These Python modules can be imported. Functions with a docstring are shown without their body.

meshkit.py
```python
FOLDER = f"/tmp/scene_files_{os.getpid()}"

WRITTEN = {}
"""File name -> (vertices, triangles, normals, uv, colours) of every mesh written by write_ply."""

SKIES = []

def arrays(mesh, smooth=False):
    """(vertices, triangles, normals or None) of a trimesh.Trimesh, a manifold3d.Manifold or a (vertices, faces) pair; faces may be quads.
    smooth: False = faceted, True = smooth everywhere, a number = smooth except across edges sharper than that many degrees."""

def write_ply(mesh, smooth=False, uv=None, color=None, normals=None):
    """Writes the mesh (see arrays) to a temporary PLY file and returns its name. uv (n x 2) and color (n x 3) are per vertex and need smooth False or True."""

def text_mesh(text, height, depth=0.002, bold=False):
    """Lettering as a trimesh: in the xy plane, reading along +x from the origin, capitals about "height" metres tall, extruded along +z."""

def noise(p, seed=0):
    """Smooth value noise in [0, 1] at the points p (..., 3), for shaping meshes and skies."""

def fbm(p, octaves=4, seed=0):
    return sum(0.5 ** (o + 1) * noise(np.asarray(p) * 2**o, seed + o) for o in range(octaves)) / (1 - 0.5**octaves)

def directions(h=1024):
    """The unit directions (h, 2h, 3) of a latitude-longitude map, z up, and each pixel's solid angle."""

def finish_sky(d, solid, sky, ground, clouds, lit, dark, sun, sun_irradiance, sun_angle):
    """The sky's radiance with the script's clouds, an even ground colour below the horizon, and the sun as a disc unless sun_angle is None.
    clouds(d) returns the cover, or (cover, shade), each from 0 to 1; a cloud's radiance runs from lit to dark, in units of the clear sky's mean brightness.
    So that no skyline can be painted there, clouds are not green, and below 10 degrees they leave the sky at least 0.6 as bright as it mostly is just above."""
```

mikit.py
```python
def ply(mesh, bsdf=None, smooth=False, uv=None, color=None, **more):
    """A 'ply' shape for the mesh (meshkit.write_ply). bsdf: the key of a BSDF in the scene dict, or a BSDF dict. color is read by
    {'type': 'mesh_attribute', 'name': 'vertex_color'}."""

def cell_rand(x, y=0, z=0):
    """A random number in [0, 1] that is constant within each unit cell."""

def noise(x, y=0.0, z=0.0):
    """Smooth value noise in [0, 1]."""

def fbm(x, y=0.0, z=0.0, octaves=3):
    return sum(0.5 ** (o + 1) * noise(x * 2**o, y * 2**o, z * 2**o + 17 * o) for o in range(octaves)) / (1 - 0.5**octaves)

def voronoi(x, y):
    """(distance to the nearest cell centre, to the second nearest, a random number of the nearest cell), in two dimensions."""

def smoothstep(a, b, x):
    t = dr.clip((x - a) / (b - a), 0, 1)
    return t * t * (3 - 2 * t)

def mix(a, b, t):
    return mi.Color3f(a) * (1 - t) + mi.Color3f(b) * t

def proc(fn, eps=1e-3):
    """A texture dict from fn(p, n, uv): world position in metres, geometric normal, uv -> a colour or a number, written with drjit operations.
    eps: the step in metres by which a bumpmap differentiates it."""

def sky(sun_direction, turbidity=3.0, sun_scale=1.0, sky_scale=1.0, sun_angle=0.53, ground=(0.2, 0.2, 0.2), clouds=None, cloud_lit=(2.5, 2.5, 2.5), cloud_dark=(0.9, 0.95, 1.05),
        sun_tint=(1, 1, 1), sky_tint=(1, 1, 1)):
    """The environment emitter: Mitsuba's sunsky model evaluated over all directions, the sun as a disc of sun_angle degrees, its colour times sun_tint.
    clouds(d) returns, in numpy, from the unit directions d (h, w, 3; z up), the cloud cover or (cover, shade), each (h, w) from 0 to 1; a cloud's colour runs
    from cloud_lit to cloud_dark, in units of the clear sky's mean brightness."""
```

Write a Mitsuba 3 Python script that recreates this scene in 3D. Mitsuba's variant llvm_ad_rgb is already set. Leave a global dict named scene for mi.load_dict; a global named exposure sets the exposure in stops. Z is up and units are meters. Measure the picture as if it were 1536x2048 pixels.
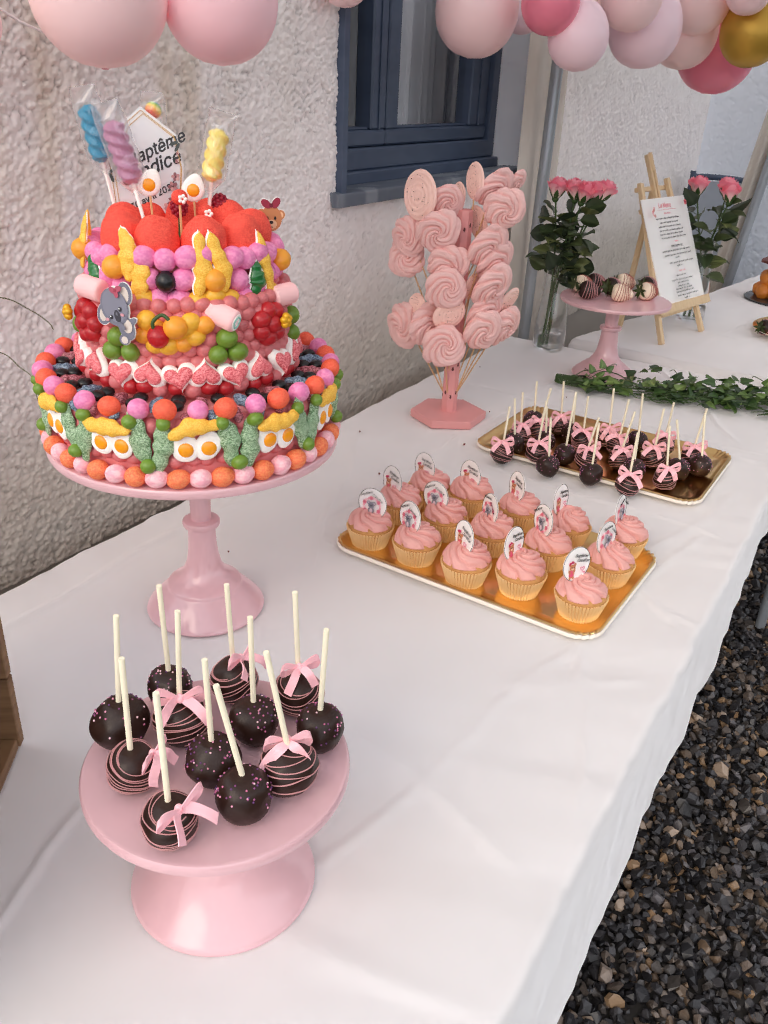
import math, numpy as np, trimesh, mitsuba as mi, drjit as dr, mikit, meshkit
from shapely.geometry import Polygon, Point
from shapely import affinity
from mikit import ply, proc, noise, fbm, voronoi, smoothstep, mix
T = mi.ScalarTransform4f
scene, labels = {}, {}
PI = math.pi
A3 = lambda *v: np.array(v, float)

# ---------------------------------------------------------------- camera, sky, exposure
scene['camera'] = {'type': 'perspective', 'fov': 48.52, 'fov_axis': 'x', 'near_clip': 0.02, 'far_clip': 300.0,
                   'to_world': T().look_at(origin=[0, 0, 1.38], target=[.76733, .45155, .92470], up=[.36689, .27316, .88925])}
exposure = 2.96
scene['sky'] = mikit.sky((-.84, .02, .52), turbidity=4, sun_scale=.14, sun_tint=(.90, .96, 1.10), sky_scale=1.0, sun_angle=38, clouds=lambda d: 1.0,
                         cloud_lit=(2.28, 2.34, 2.52), cloud_dark=(2.28, 2.34, 2.52), ground=(.12, .11, .10))

# ---------------------------------------------------------------- helpers
def lin(r, g, b, k=1.0):
    v = np.array([r, g, b]) / 255.
    return np.where(v < .04045, v / 12.92, ((v + .055) / 1.055) ** 2.4) * k
def rgbv(v): return {'type': 'rgb', 'value': [float(x) for x in v]}
VC = {'type': 'mesh_attribute', 'name': 'vertex_color'}
def mat(name, color, rough=.5, bump=None, bump_scale=1.0, eps=1e-3, **kw):
    b = {'type': 'principled', 'base_color': color if isinstance(color, dict) else rgbv(color), 'roughness': rough, **kw}
    if bump is not None:
        b = {'type': 'bumpmap', 'arbitrary': proc(bump, eps), 'scale': bump_scale, 'bsdf': b}
    scene[name] = {'type': 'twosided', 'bsdf': b}
    return name
def uniq(key):
    if key not in scene and key not in labels and not any(k.startswith(key + '__') for k in ()):
        return key
    n = 1
    while f'{key}_{n:03d}' in scene or f'{key}_{n:03d}' in labels: n += 1
    return f'{key}_{n:03d}'
def add(key, mesh, m, smooth=40, color=None, M=None, kind=None, label=None):
    d = mesh if isinstance(mesh, dict) else ply(mesh, m, smooth=smooth, color=color)
    k = uniq(key)
    scene[k] = d if M is None else {**d, 'to_world': M}
    e = {}
    if kind: e['kind'] = kind
    if label: e['label'] = label
    if e: labels[k] = {**labels.get(k, {}), **e}
    return k
def thing(key, label, cat, group=None):
    k = uniq(key)
    labels[k] = {'label': label, 'category': cat}
    if group: labels[k]['group'] = group
    return k
def tag(k, label, cat, group=None):
    labels[k] = {'label': label, 'category': cat}
    if group: labels[k]['group'] = group
def structure(k): labels[k] = {'kind': 'structure'}
def frame(p, x, y, z, s=1.0):
    m = np.eye(4); m[:3, 0], m[:3, 1], m[:3, 2], m[:3, 3] = np.array(x) * s, np.array(y) * s, np.array(z) * s, p
    return T(m)
def unit(v): v = np.asarray(v, float); return v / np.linalg.norm(v)
def basis_z(z, hint=(0, 0, 1)):
    z = unit(z); x = np.cross(hint, z)
    if np.linalg.norm(x) < 1e-4: x = np.cross((0, 1, 0), z)
    x = unit(x); return x, np.cross(z, x), z
def at(p, rz=0, s=1.0, tilt=(0, 0)):
    t = T().translate([float(v) for v in p]).rotate([0, 0, 1], math.degrees(rz))
    if tilt != (0, 0): t = t.rotate([1, 0, 0], tilt[0]).rotate([0, 1, 0], tilt[1])
    return t.scale(s)
def cat(*ms): return trimesh.util.concatenate([m for m in ms])
def tm(v, f): return trimesh.Trimesh(np.asarray(v, float), np.asarray(f, int), process=False)
def grid(P, cu=False, cv=False):
    n, m = P.shape[:2]
    i, j = np.meshgrid(np.arange(n if cu else n - 1), np.arange(m if cv else m - 1), indexing='ij')
    a, b = i * m + j, ((i + 1) % n) * m + j
    c, d = ((i + 1) % n) * m + (j + 1) % m, i * m + (j + 1) % m
    f = np.concatenate([np.stack([a, b, c], -1).reshape(-1, 3), np.stack([a, c, d], -1).reshape(-1, 3)])
    return tm(P.reshape(-1, 3), f)
def box(cx, cy, cz, sx, sy, sz, bev=0.0):
    m = trimesh.creation.box((sx, sy, sz))
    if bev:
        e = np.array([sx, sy, sz]) / 2
        pts = []
        for sgn in np.ndindex(2, 2, 2):
            s = np.array(sgn) * 2 - 1
            for k in range(3):
                q = s * e - s * bev; q[k] = s[k] * e[k]; pts.append(q)
        m = trimesh.convex.convex_hull(np.array(pts))
    m.apply_translation((cx, cy, cz)); return m
def bar(p, q, w, h, up=(0, 0, 1), bev=.0008):
    p, q = np.array(p, float), np.array(q, float); L = np.linalg.norm(q - p)
    m = box(0, 0, 0, w, h, L, bev); x, y, z = basis_z(q - p, up)
    M = np.eye(4); M[:3, 0], M[:3, 1], M[:3, 2], M[:3, 3] = x, y, z, (p + q) / 2
    m.apply_transform(M); return m
def spline(pts, n):
    P = np.array(pts, float); k = len(P); t = np.linspace(0, k - 1, n); i = np.clip(t.astype(int), 0, k - 2); u = (t - i)[:, None]
    P0, P1, P2, P3 = P[np.clip(i - 1, 0, k - 1)], P[i], P[i + 1], P[np.clip(i + 2, 0, k - 1)]
    return .5 * (2 * P1 + (P2 - P0) * u + (2 * P0 - 5 * P1 + 4 * P2 - P3) * u * u + (3 * P1 - P0 - 3 * P2 + P3) * u ** 3)
def sweep(path, sec, cap=True, up=None, closed=False):
    """sec: (n, m, 2) cross sections along the path, or (m, 2)"""
    P = np.array(path, float); n = len(P)
    t = np.gradient(P, axis=0) if not closed else np.roll(P, -1, 0) - np.roll(P, 1, 0)
    t /= np.linalg.norm(t, axis=1, keepdims=True) + 1e-12
    X = np.zeros_like(P)
    ref = np.array(up, float) if up is not None else (A3(0, 0, 1) if abs(t[0, 2]) < .9 else A3(1, 0, 0))
    x = unit(np.cross(ref, t[0])); X[0] = x
    for i in range(1, n):
        x = np.cross(ref, t[i]) if up is not None else X[i - 1]
        x = x - t[i] * (x @ t[i])
        if np.linalg.norm(x) < 1e-6: x = X[i - 1]
        X[i] = unit(x)
    Y = np.cross(t, X)
    s = np.asarray(sec, float)
    if s.ndim == 2: s = np.broadcast_to(s, (n,) + s.shape)
    V = P[:, None] + X[:, None] * s[..., 0:1] + Y[:, None] * s[..., 1:2]
    g = grid(V, cu=closed, cv=True)
    if cap and not closed:
        m = s.shape[1]; v = np.vstack([g.vertices, P[:1], P[-1:]]); k = len(g.vertices); j = np.arange(m)
        f = np.vstack([g.faces, np.stack([np.full(m, k), j, (j + 1) % m], 1), np.stack([np.full(m, k + 1), (n - 1) * m + (j + 1) % m, (n - 1) * m + j], 1)])
        g = tm(v, f)
    return g
def ring(n, rx=1.0, ry=None):
    a = np.arange(n) * 2 * PI / n; return np.stack([np.cos(a) * rx, np.sin(a) * (rx if ry is None else ry)], 1)
def tube(path, r, n=8, cap=True, closed=False):
    P = np.array(path, float); r = np.broadcast_to(np.asarray(r, float), (len(P),))
    return sweep(P, ring(n)[None] * r[:, None, None], cap, closed=closed)
def stick(p, q, r, n=10): return tube([p, q], r, n)
def lathe(prof, n=64): return grid(np.stack([np.stack([np.cos(a) * np.array(prof)[:, 0], np.sin(a) * np.array(prof)[:, 0], np.array(prof)[:, 1]], 1) for a in np.arange(n) * 2 * PI / n]), cu=True)
def smoothprof(pts, n=48): return spline(pts, n)
def ico(r, s=3): return trimesh.creation.icosphere(subdivisions=s, radius=r)
def lump(m, amp, freq, seed=0):
    v = np.array(m.vertices); c = v.mean(0); d = v - c; l = np.linalg.norm(d, axis=1, keepdims=True)
    return tm(c + d * (1 + amp * (2 * meshkit.fbm(d / (l.mean()) * freq + 31.7 * seed + 100, 2) - 1)[:, None]), m.faces)
def inflate(outline, th, rings=6, pw=2.4, back=.35):
    """a pillow over a star-shaped outline (n, 2), z from -back*th to th"""
    o = np.array(outline, float); c = o.mean(0)
    rr = np.sin(np.linspace(0, PI / 2, rings)); top = [np.column_stack([c + (o - c) * r, np.full(len(o), th * (1 - r ** pw) ** (1 / 2))]) for r in rr]
    bot = [np.column_stack([c + (o - c) * r, np.full(len(o), -back * th * (1 - r ** pw) ** (1 / 2))]) for r in rr[::-1][1:]]
    return grid(np.stack(top + bot), cv=True)
def worm(path, w, h, n=10):
    """flat-backed jelly body: half widths w and heights h along the path in the xy plane"""
    a = np.arange(n) * 2 * PI / n; c, s = np.cos(a), np.sin(a)
    sec = np.stack([c[None] * np.array(w)[:, None], np.where(s > 0, s, s * .45)[None] * np.array(h)[:, None]], -1)
    return sweep(np.array(path), sec, True, up=(0, 0, 1))
rng = np.random.default_rng(7)
def ordn(i):
    return ['first', 'second', 'third', 'fourth', 'fifth', 'sixth', 'seventh', 'eighth', 'ninth', 'tenth', 'eleventh', 'twelfth', 'thirteenth', 'fourteenth', 'fifteenth',
            'sixteenth', 'seventeenth', 'eighteenth', 'nineteenth', 'twentieth'][i]

class Art:
    """flat print: thin layers of coloured paper shapes in the xy plane, one mesh with a colour per vertex"""
    def __init__(s, z=0.0, step=.00012): s.v, s.f, s.c, s.n, s.z, s.step = [], [], [], 0, z, step
    def mesh(s, m, col, z=None):
        v = np.array(m.vertices) + A3(0, 0, s.z if z is None else z)
        s.v.append(v); s.f.append(np.array(m.faces) + s.n); s.c.append(np.tile(lin(*col), (len(v), 1))); s.n += len(v); s.z += s.step
    def poly(s, p, col, th=.0003):
        for g in getattr(p, 'geoms', [p]):
            if g.area > 0: s.mesh(trimesh.creation.extrude_polygon(g, th, engine='earcut'), col, s.z)
    def ell(s, x, y, rx, ry=None, rot=0, col=(0, 0, 0), n=16):
        s.poly(affinity.translate(affinity.rotate(affinity.scale(Point(0, 0).buffer(1, quad_segs=n // 4), rx, rx if ry is None else ry), rot), x, y), col)
    def ring(s, rx, ry, w, col): s.poly(affinity.scale(Point(0, 0).buffer(1, quad_segs=10), rx, ry).difference(affinity.scale(Point(0, 0).buffer(1, quad_segs=10), rx - w, ry - w)), col)
    def text(s, t, x, y, h, rot=0, col=(30, 30, 30), shear=.25, bold=True, center=False, th=.0003):
        m = meshkit.text_mesh(t, h, th, bold); v = np.array(m.vertices)
        if center: v[:, 0] -= (v[:, 0].max() + v[:, 0].min()) / 2
        v[:, 0] += v[:, 1] * shear; c, q = math.cos(math.radians(rot)), math.sin(math.radians(rot))
        v[:, :2] = np.stack([v[:, 0] * c - v[:, 1] * q + x, v[:, 0] * q + v[:, 1] * c + y], 1); s.mesh(tm(v, m.faces), col)
    def heart(s, x, y, r, col, w=.25):
        t = np.linspace(0, 2 * PI, 25)[:-1]; P = np.stack([16 * np.sin(t) ** 3, 13 * np.cos(t) - 5 * np.cos(2 * t) - 2 * np.cos(3 * t) - np.cos(4 * t)], 1) / 16 * r + [x, y]
        p = Polygon(P); s.poly(p.difference(p.buffer(-r * w)), col)
    def line(s, pts, w, col):
        from shapely.geometry import LineString
        s.poly(LineString(pts).buffer(w / 2, quad_segs=2), col)
    def out(s): return tm(np.vstack(s.v), np.vstack(s.f)), np.vstack(s.c)

# ---------------------------------------------------------------- materials
def f_cloth(p, n, uv):
    return mix((.71, .69, .685), (.755, .738, .732), fbm(p.x * 9, p.y * 9, p.z * 9, 3))
def b_cloth(p, n, uv): return .00022 * fbm(p.x * 900, p.y * 900, p.z * 900, 2) + .0005 * fbm(p.x * 60, p.y * 60, p.z * 60, 2)
mat('cloth', proc(f_cloth), .92, bump=b_cloth, sheen=.3)
mat('roughcast', VC, .92)
def f_wall2(p, n, uv): return mix((.76, .80, .86), (.83, .865, .92), fbm(p.y * 3, p.z * 3, 1.0, 3))
mat('roughcast_blue', proc(f_wall2), .9)
mat('reveal_paint', (.90, .915, .95), .8, bump=lambda p, n, uv: .001 * fbm(p.y * 160, p.z * 160, 2.0, 2))
def f_navy(p, n, uv): return mix((.050, .074, .125), (.074, .102, .160), fbm(p.x * 14, p.z * 40, 5.0, 3))
mat('navy_metal', proc(f_navy), .38, specular=.5)
mat('black_seal', (.012, .012, .014), .6)
def f_sill(p, n, uv): return mix((.11, .13, .165), (.20, .225, .26), smoothstep(.35, .7, fbm(p.x * 16, p.y * 30, 2.0, 3)))
mat('sill_paint', proc(f_sill), .45)
scene['window_glass'] = {'type': 'thindielectric', 'int_ior': 1.52}
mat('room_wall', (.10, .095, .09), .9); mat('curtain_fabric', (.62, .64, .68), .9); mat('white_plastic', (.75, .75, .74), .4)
mat('enamel_pink', (.69, .425, .455), .14, clearcoat=.8, clearcoat_gloss=.92, specular=.5)
def f_choc(p, n, uv): return mix((.018, .0070, .0048), (.030, .0120, .0082), fbm(p.x * 120, p.y * 120, p.z * 120, 2))
mat('chocolate', proc(f_choc), .40, specular=.36)
mat('drizzle_pink', lin(196, 140, 140), .5); mat('paper_stick', lin(240, 232, 205), .7)
mat('ribbon_satin', lin(250, 190, 198), .42, sheen=.6, specular=.5)
mat('print', VC, .55); mat('gloss_print', VC, .3)
mat('sprinkle', VC, .35)
def f_cream(p, n, uv): return mix((.72, .35, .315), (.79, .42, .38), fbm(p.x * 90, p.y * 90, p.z * 90, 3))
mat('buttercream', proc(f_cream), .62, specular=.35)
def f_mer(p, n, uv): return mix((.80, .49, .465), (.86, .57, .54), fbm(p.x * 60, p.y * 60, p.z * 60, 3))
mat('meringue', proc(f_mer), .75); mat('meringue_pale', lin(248, 208, 196), .8); mat('seed', lin(70, 35, 35), .7)
def f_sponge(p, n, uv): return mix((.42, .19, .055), (.62, .33, .12), fbm(p.x * 220, p.y * 220, p.z * 220, 3))
mat('sponge', proc(f_sponge), .85)
scene['liner_paper'] = {'type': 'principledthin', 'base_color': rgbv(lin(244, 214, 160)), 'roughness': .6, 'diff_trans': .5, 'spec_trans': 0.0}
mat('card', lin(245, 243, 240), .5)
mat('gold_foil', lin(232, 194, 132), .18, metallic=1.0, bump=lambda p, n, uv: .00022 * fbm(p.x * 70, p.y * 70, p.z * 70, 2))
mat('white_board', lin(236, 228, 215), .7)
mat('painted_pink', lin(222, 154, 152), .4, specular=.5); mat('dark_slot', lin(90, 45, 45), .8); mat('bamboo', lin(214, 170, 120), .6)
def f_wood(p, n, uv):
    g = fbm(p.x * 18, p.y * 18, p.z * 150, 3); return mix((.11, .055, .024), (.27, .155, .075), g)
mat('crate_wood', proc(f_wood), .65)
def f_pine(p, n, uv): return mix((.66, .46, .25), (.78, .60, .38), fbm(p.x * 200, p.y * 200, p.z * 12, 3))
mat('pine', proc(f_pine), .55)
scene['clear_glass'] = {'type': 'dielectric', 'int_ior': 1.5}
scene['clear_water'] = {'type': 'dielectric', 'int_ior': 1.33}
scene['film'] = {'type': 'blendbsdf', 'weight': .10, 'clear': {'type': 'thindielectric', 'int_ior': 1.5}, 'milky': {'type': 'principledthin', 'base_color': rgbv((.9, .9, .92)), 'roughness': .2, 'diff_trans': 1.2, 'spec_trans': 0.0}}
mat('leaf', VC, .38, specular=.4); mat('stem_green', lin(58, 82, 38), .55); mat('petal', VC, .6, sheen=.4)
mat('galvanised', lin(172, 178, 184), .36, metallic=.55); 
def f_canvas(p, n, uv): return mix((.56, .50, .44), (.70, .65, .58), fbm(p.x * 14, p.z * 7, p.y * 14, 3))
mat('canvas', proc(f_canvas), .9)
scene['roof_canvas'] = {'type': 'principledthin', 'base_color': rgbv((.86, .84, .83)), 'roughness': .8, 'diff_trans': .72, 'spec_trans': 0.0}
mat('gravel_stone', VC, .38, specular=.5)
def f_soil(p, n, uv): return mix((.012, .011, .011), (.05, .043, .038), fbm(p.x * 60, p.y * 60, 1.0, 3))
mat('soil', proc(f_soil), .8)
# candy
def jelly(name, c, tr, rough=.28): scene[name] = {'type': 'principled', 'base_color': rgbv(lin(*c)), 'roughness': rough, 'spec_trans': tr, 'eta': 1.38, 'clearcoat': .5}
def sugar(c1, c2, name, fr=330, rough=.6, **kw):
    c1, c2 = [float(x) for x in c1], [float(x) for x in c2]
    def f(p, n, uv): return mix(c1, c2, smoothstep(.3, .72, .55 * noise(p.x * fr, p.y * fr, p.z * fr) + .45 * noise(p.x * fr * 2.7, p.y * fr * 2.7, p.z * fr * 2.7)))
    mat(name, proc(f), rough, **kw)
sugar(lin(224, 122, 172), lin(240, 148, 190), 'gum_pink', 200, .5)
sugar(lin(232, 84, 56), lin(244, 112, 80), 'gum_coral', 900)
sugar(lin(240, 168, 182), lin(250, 200, 205), 'gum_pale', 200)
sugar(lin(232, 100, 60), lin(246, 150, 100), 'gum_orange', 900)
sugar(lin(216, 50, 38), lin(246, 104, 84), 'sugar_red', 1300, .75)
sugar(lin(232, 166, 36), lin(252, 208, 96), 'sugar_yellow', 1100, .55)
sugar(lin(74, 118, 66), lin(190, 212, 180), 'sugar_green', 900, .55)
sugar(lin(200, 60, 72), lin(246, 158, 160), 'sugar_rose', 900, .6)
sugar(lin(110, 30, 42), lin(200, 130, 140), 'sugar_wine', 900, .5)
sugar(lin(52, 74, 98), lin(150, 172, 190), 'sugar_blue', 900, .5)
jelly('jelly_salmon', (236, 134, 136), .32); jelly('jelly_red', (212, 44, 52), .40, .2); jelly('jelly_green', (120, 156, 56), .22)
jelly('jelly_yellow', (252, 192, 62), .16); jelly('jelly_orange', (253, 170, 56), .16); mat('jelly_leaf', lin(30, 108, 50), .22, specular=.6, clearcoat=.6)
mat('liquorice', (.008, .008, .009), .32); mat('candy_white', lin(250, 246, 240), .5); mat('yolk', lin(246, 158, 24), .25, clearcoat=.6)
mat('marsh_pink', lin(250, 198, 198), .8); mat('marsh_teal', lin(150, 205, 190), .8); mat('candy_gold', lin(226, 168, 32), .3, metallic=.3)
mat('berry', lin(150, 24, 48), .45); mat('tier_base', lin(236, 150, 150), .7)
mat('lolly_blue', lin(24, 140, 176), .4); mat('lolly_mauve', lin(186, 128, 160), .4); mat('lolly_yellow', lin(246, 222, 110), .4); mat('lolly_rainbow', VC, .4)
mat('acrylic', lin(225, 226, 228), .2); mat('gold_line', lin(196, 150, 92), .3, metallic=.8)
mat('choux', lin(206, 122, 40), .4, clearcoat=.4); mat('ganache', lin(110, 52, 44), .4); mat('slate', (.03, .03, .032), .25)
mat('white_choc', lin(240, 220, 195), .45); mat('choc_line', lin(165, 95, 85), .5)
mat('chair_mesh', lin(176, 184, 194), .8)
BAL = dict(blush=(252, 216, 216), rose=(251, 204, 211), mauve=(248, 217, 226), pale=(253, 219, 216), hot=(236, 128, 150), deep=(226, 112, 138))
for k, c in BAL.items():
    mat('balloon_' + k, lin(*c), .30, specular=.4, clearcoat=.3)
mat('balloon_gold', lin(198, 156, 62), .40, metallic=.5)

# ---------------------------------------------------------------- ground and gravel
structure(add('ground', tm([[-60, -60, -.02], [60, -60, -.02], [60, 60, -.02], [-60, 60, -.02]], [[0, 1, 2], [0, 2, 3]]), 'soil', smooth=False))
def gravel():
    r = np.random.default_rng(3); shapes = []
    for k in range(14):
        q = r.normal(size=(15, 3)); q /= np.linalg.norm(q, axis=1, keepdims=True); q *= [1, r.uniform(.6, .95), r.uniform(.45, .75)]
        shapes.append(trimesh.convex.convex_hull(q))
    V, F, C, n = [], [], [], 0
    pal = [(34, 33, 36), (46, 44, 46), (58, 56, 58), (68, 63, 60), (82, 72, 65), (106, 88, 72), (144, 116, 88), (122, 108, 98), (96, 92, 94), (160, 140, 122)]
    pr = np.array([20, 22, 18, 12, 9, 6, 4, 3.5, 4, 1.6]); pr /= pr.sum()
    for layer, (step, smin, smax) in enumerate(((.0175, .0085, .014), (.0195, .008, .016), (.034, .012, .0205))):
        for x in np.arange(.35, 3.6, step):
            for y in np.arange(-.75, .62 if layer < 1 else .35, step):
                if y < -.136 + .171 * (x - 1.115) - .42 or y > .36 or (x < .8 and y > .1): continue
                if layer == 2 and r.random() < .45: continue
                s = r.uniform(smin, smax) * (1.35 if r.random() < .07 else 1); h = shapes[r.integers(14)]
                a, b, c = r.uniform(0, 6.28, 3) * [1, .16, .16]
                R = trimesh.transformations.euler_matrix(b, c, a)[:3, :3]
                v = h.vertices @ R.T * s + [x + r.uniform(-.5, .5) * step, y + r.uniform(-.5, .5) * step, -.014 + layer * .006 + r.uniform(-.003, .003)]
                V.append(v); F.append(h.faces + n); n += len(v)
                col = lin(*pal[r.choice(10, p=pr)]) * r.uniform(.75, 1.3)
                C.append(np.tile(col, (len(v), 1)))
    return tm(np.vstack(V), np.vstack(F)), np.vstack(C)
g_, c_ = gravel()
add('gravel', g_, 'gravel_stone', smooth=False, color=c_, kind='stuff')

# ---------------------------------------------------------------- house
def roughcast(u0, u1, w0, w1, step, amp, cell, seed, hole=None):
    u, w = np.arange(u0, u1 + step / 2, step), np.arange(w0, w1 + step / 2, step); U, W = np.meshgrid(u, w, indexing='ij')
    p = np.stack([U, W, np.zeros_like(U)], -1)
    from scipy.spatial import cKDTree
    gr_ = np.random.default_rng(seed); gx, gz_ = np.arange(.3, 4.7, cell) if u0 > -1 else np.arange(-1.0, 1.2, cell), np.arange(-.05, 1.95, cell)
    C = np.stack(np.meshgrid(gx, gz_, indexing='ij'), -1).reshape(-1, 2); C = C + gr_.uniform(-.48, .48, C.shape) * cell; rad = cell * gr_.uniform(.5, 1.05, len(C)); hh = gr_.uniform(.35, 1.0, len(C))
    wob = np.stack([meshkit.noise(p / .004, seed), meshkit.noise(p / .004 + 71, seed + 1)], -1) * .0022
    d, k = cKDTree(C).query((p[..., :2] + wob).reshape(-1, 2), k=4)
    h = (np.clip(1 - (d / rad[k]) ** 2.2, 0, 1) ** .7 * hh[k]).max(1).reshape(U.shape) * amp + .0007 * meshkit.noise(p / .0028, seed + 3)
    low = meshkit.fbm(p / .05, 2, seed + 5)
    h = h + amp * .7 * low
    g = grid(np.stack([U, h, W], -1))
    if hole:
        c = np.array(g.vertices)[g.faces].mean(1); keep = ~((c[:, 0] > hole[0]) & (c[:, 0] < hole[1]) & (c[:, 2] > hole[2]) & (c[:, 2] < hole[3])); g = tm(g.vertices, g.faces[keep])
    return g
HX0, HX1, HZ0, WY = 1.528, 2.456, 1.156, 1.05
house = thing('house', 'rough cream rendered house wall with navy framed window behind the dessert table', 'house')
def along_y(g, y0):   # height -> -y
    v = np.array(g.vertices); return tm(np.stack([v[:, 0], y0 - v[:, 1], v[:, 2]], 1), g.faces)
sst = lambda a, b, x: (lambda t: t * t * (3 - 2 * t))(np.clip((x - a) / (b - a), 0, 1))
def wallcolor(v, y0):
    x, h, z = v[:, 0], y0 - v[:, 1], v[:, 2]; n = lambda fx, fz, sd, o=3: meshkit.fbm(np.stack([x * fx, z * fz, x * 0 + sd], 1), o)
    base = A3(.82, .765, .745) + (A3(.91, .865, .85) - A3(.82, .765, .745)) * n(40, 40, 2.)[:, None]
    base = base * (.66 + .34 * sst(.0006, .0048, h))[:, None]                     # pit shadows put into the colour, darker where the relief is low
    foot_tone = sst(1.10, .74, z + .14 * (n(3, 3, 5.) - .5)); base = base * (1 - foot_tone[:, None] * (1 - A3(.66, .635, .57)))  # tone turns darker and greyer towards the foot of the wall
    st = sst(.47, .66, n(9, 1.5, 9.)) * sst(1.5, .75, x) * sst(.98, 1.25, z); return base * (1 - st[:, None] * (1 - A3(.80, .72, .56)))
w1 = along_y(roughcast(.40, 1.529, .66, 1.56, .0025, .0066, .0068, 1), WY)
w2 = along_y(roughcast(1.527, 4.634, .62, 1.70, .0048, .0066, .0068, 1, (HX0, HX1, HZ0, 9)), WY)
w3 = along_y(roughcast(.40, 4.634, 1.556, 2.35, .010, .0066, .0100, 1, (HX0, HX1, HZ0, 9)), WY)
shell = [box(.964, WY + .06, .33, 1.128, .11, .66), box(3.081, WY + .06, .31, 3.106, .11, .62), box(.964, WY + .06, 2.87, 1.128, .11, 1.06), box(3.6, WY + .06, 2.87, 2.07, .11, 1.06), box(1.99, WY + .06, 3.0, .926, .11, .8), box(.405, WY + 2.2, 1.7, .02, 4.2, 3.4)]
wm = cat(w1, w2, w3, *shell); add(house + '__wall', wm, 'roughcast', smooth=True, color=wallcolor(np.array(wm.vertices), WY), label='rough cream rendered wall, darker and greyer near its foot')
g = roughcast(-.9, 1.05, .4, 1.9, .0060, .0046, .0105, 31); v = np.array(g.vertices)
add(house + '__wall', tm(np.stack([4.634 - v[:, 1], v[:, 0], v[:, 2]], 1), g.faces[:, ::-1]), 'roughcast_blue', smooth=True, label='bluish white rendered wall at the right')
add(house + '__wall', cat(box(4.76, -.275, 2.7, .23, 2.65, 1.6), box(4.76, -.275, .2, .23, 2.65, .4), box(4.76, -1.25, 1.15, .23, .7, 1.5)), 'roughcast_blue', smooth=False)
win = house + '__window'
add(win + '__reveal', box(HX1 + .051, WY + .07, 1.75, .1, .138, 1.188), 'reveal_paint', smooth=False); add(win + '__reveal', box(HX0 - .051, WY + .07, 1.75, .1, .138, 1.188), 'reveal_paint', smooth=False)
FY = 1.136
def fr(x0, x1, z0, z1, y0, y1, b=.003): return box((x0 + x1) / 2, (y0 + y1) / 2, (z0 + z1) / 2, x1 - x0, y1 - y0, z1 - z0, b)
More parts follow.
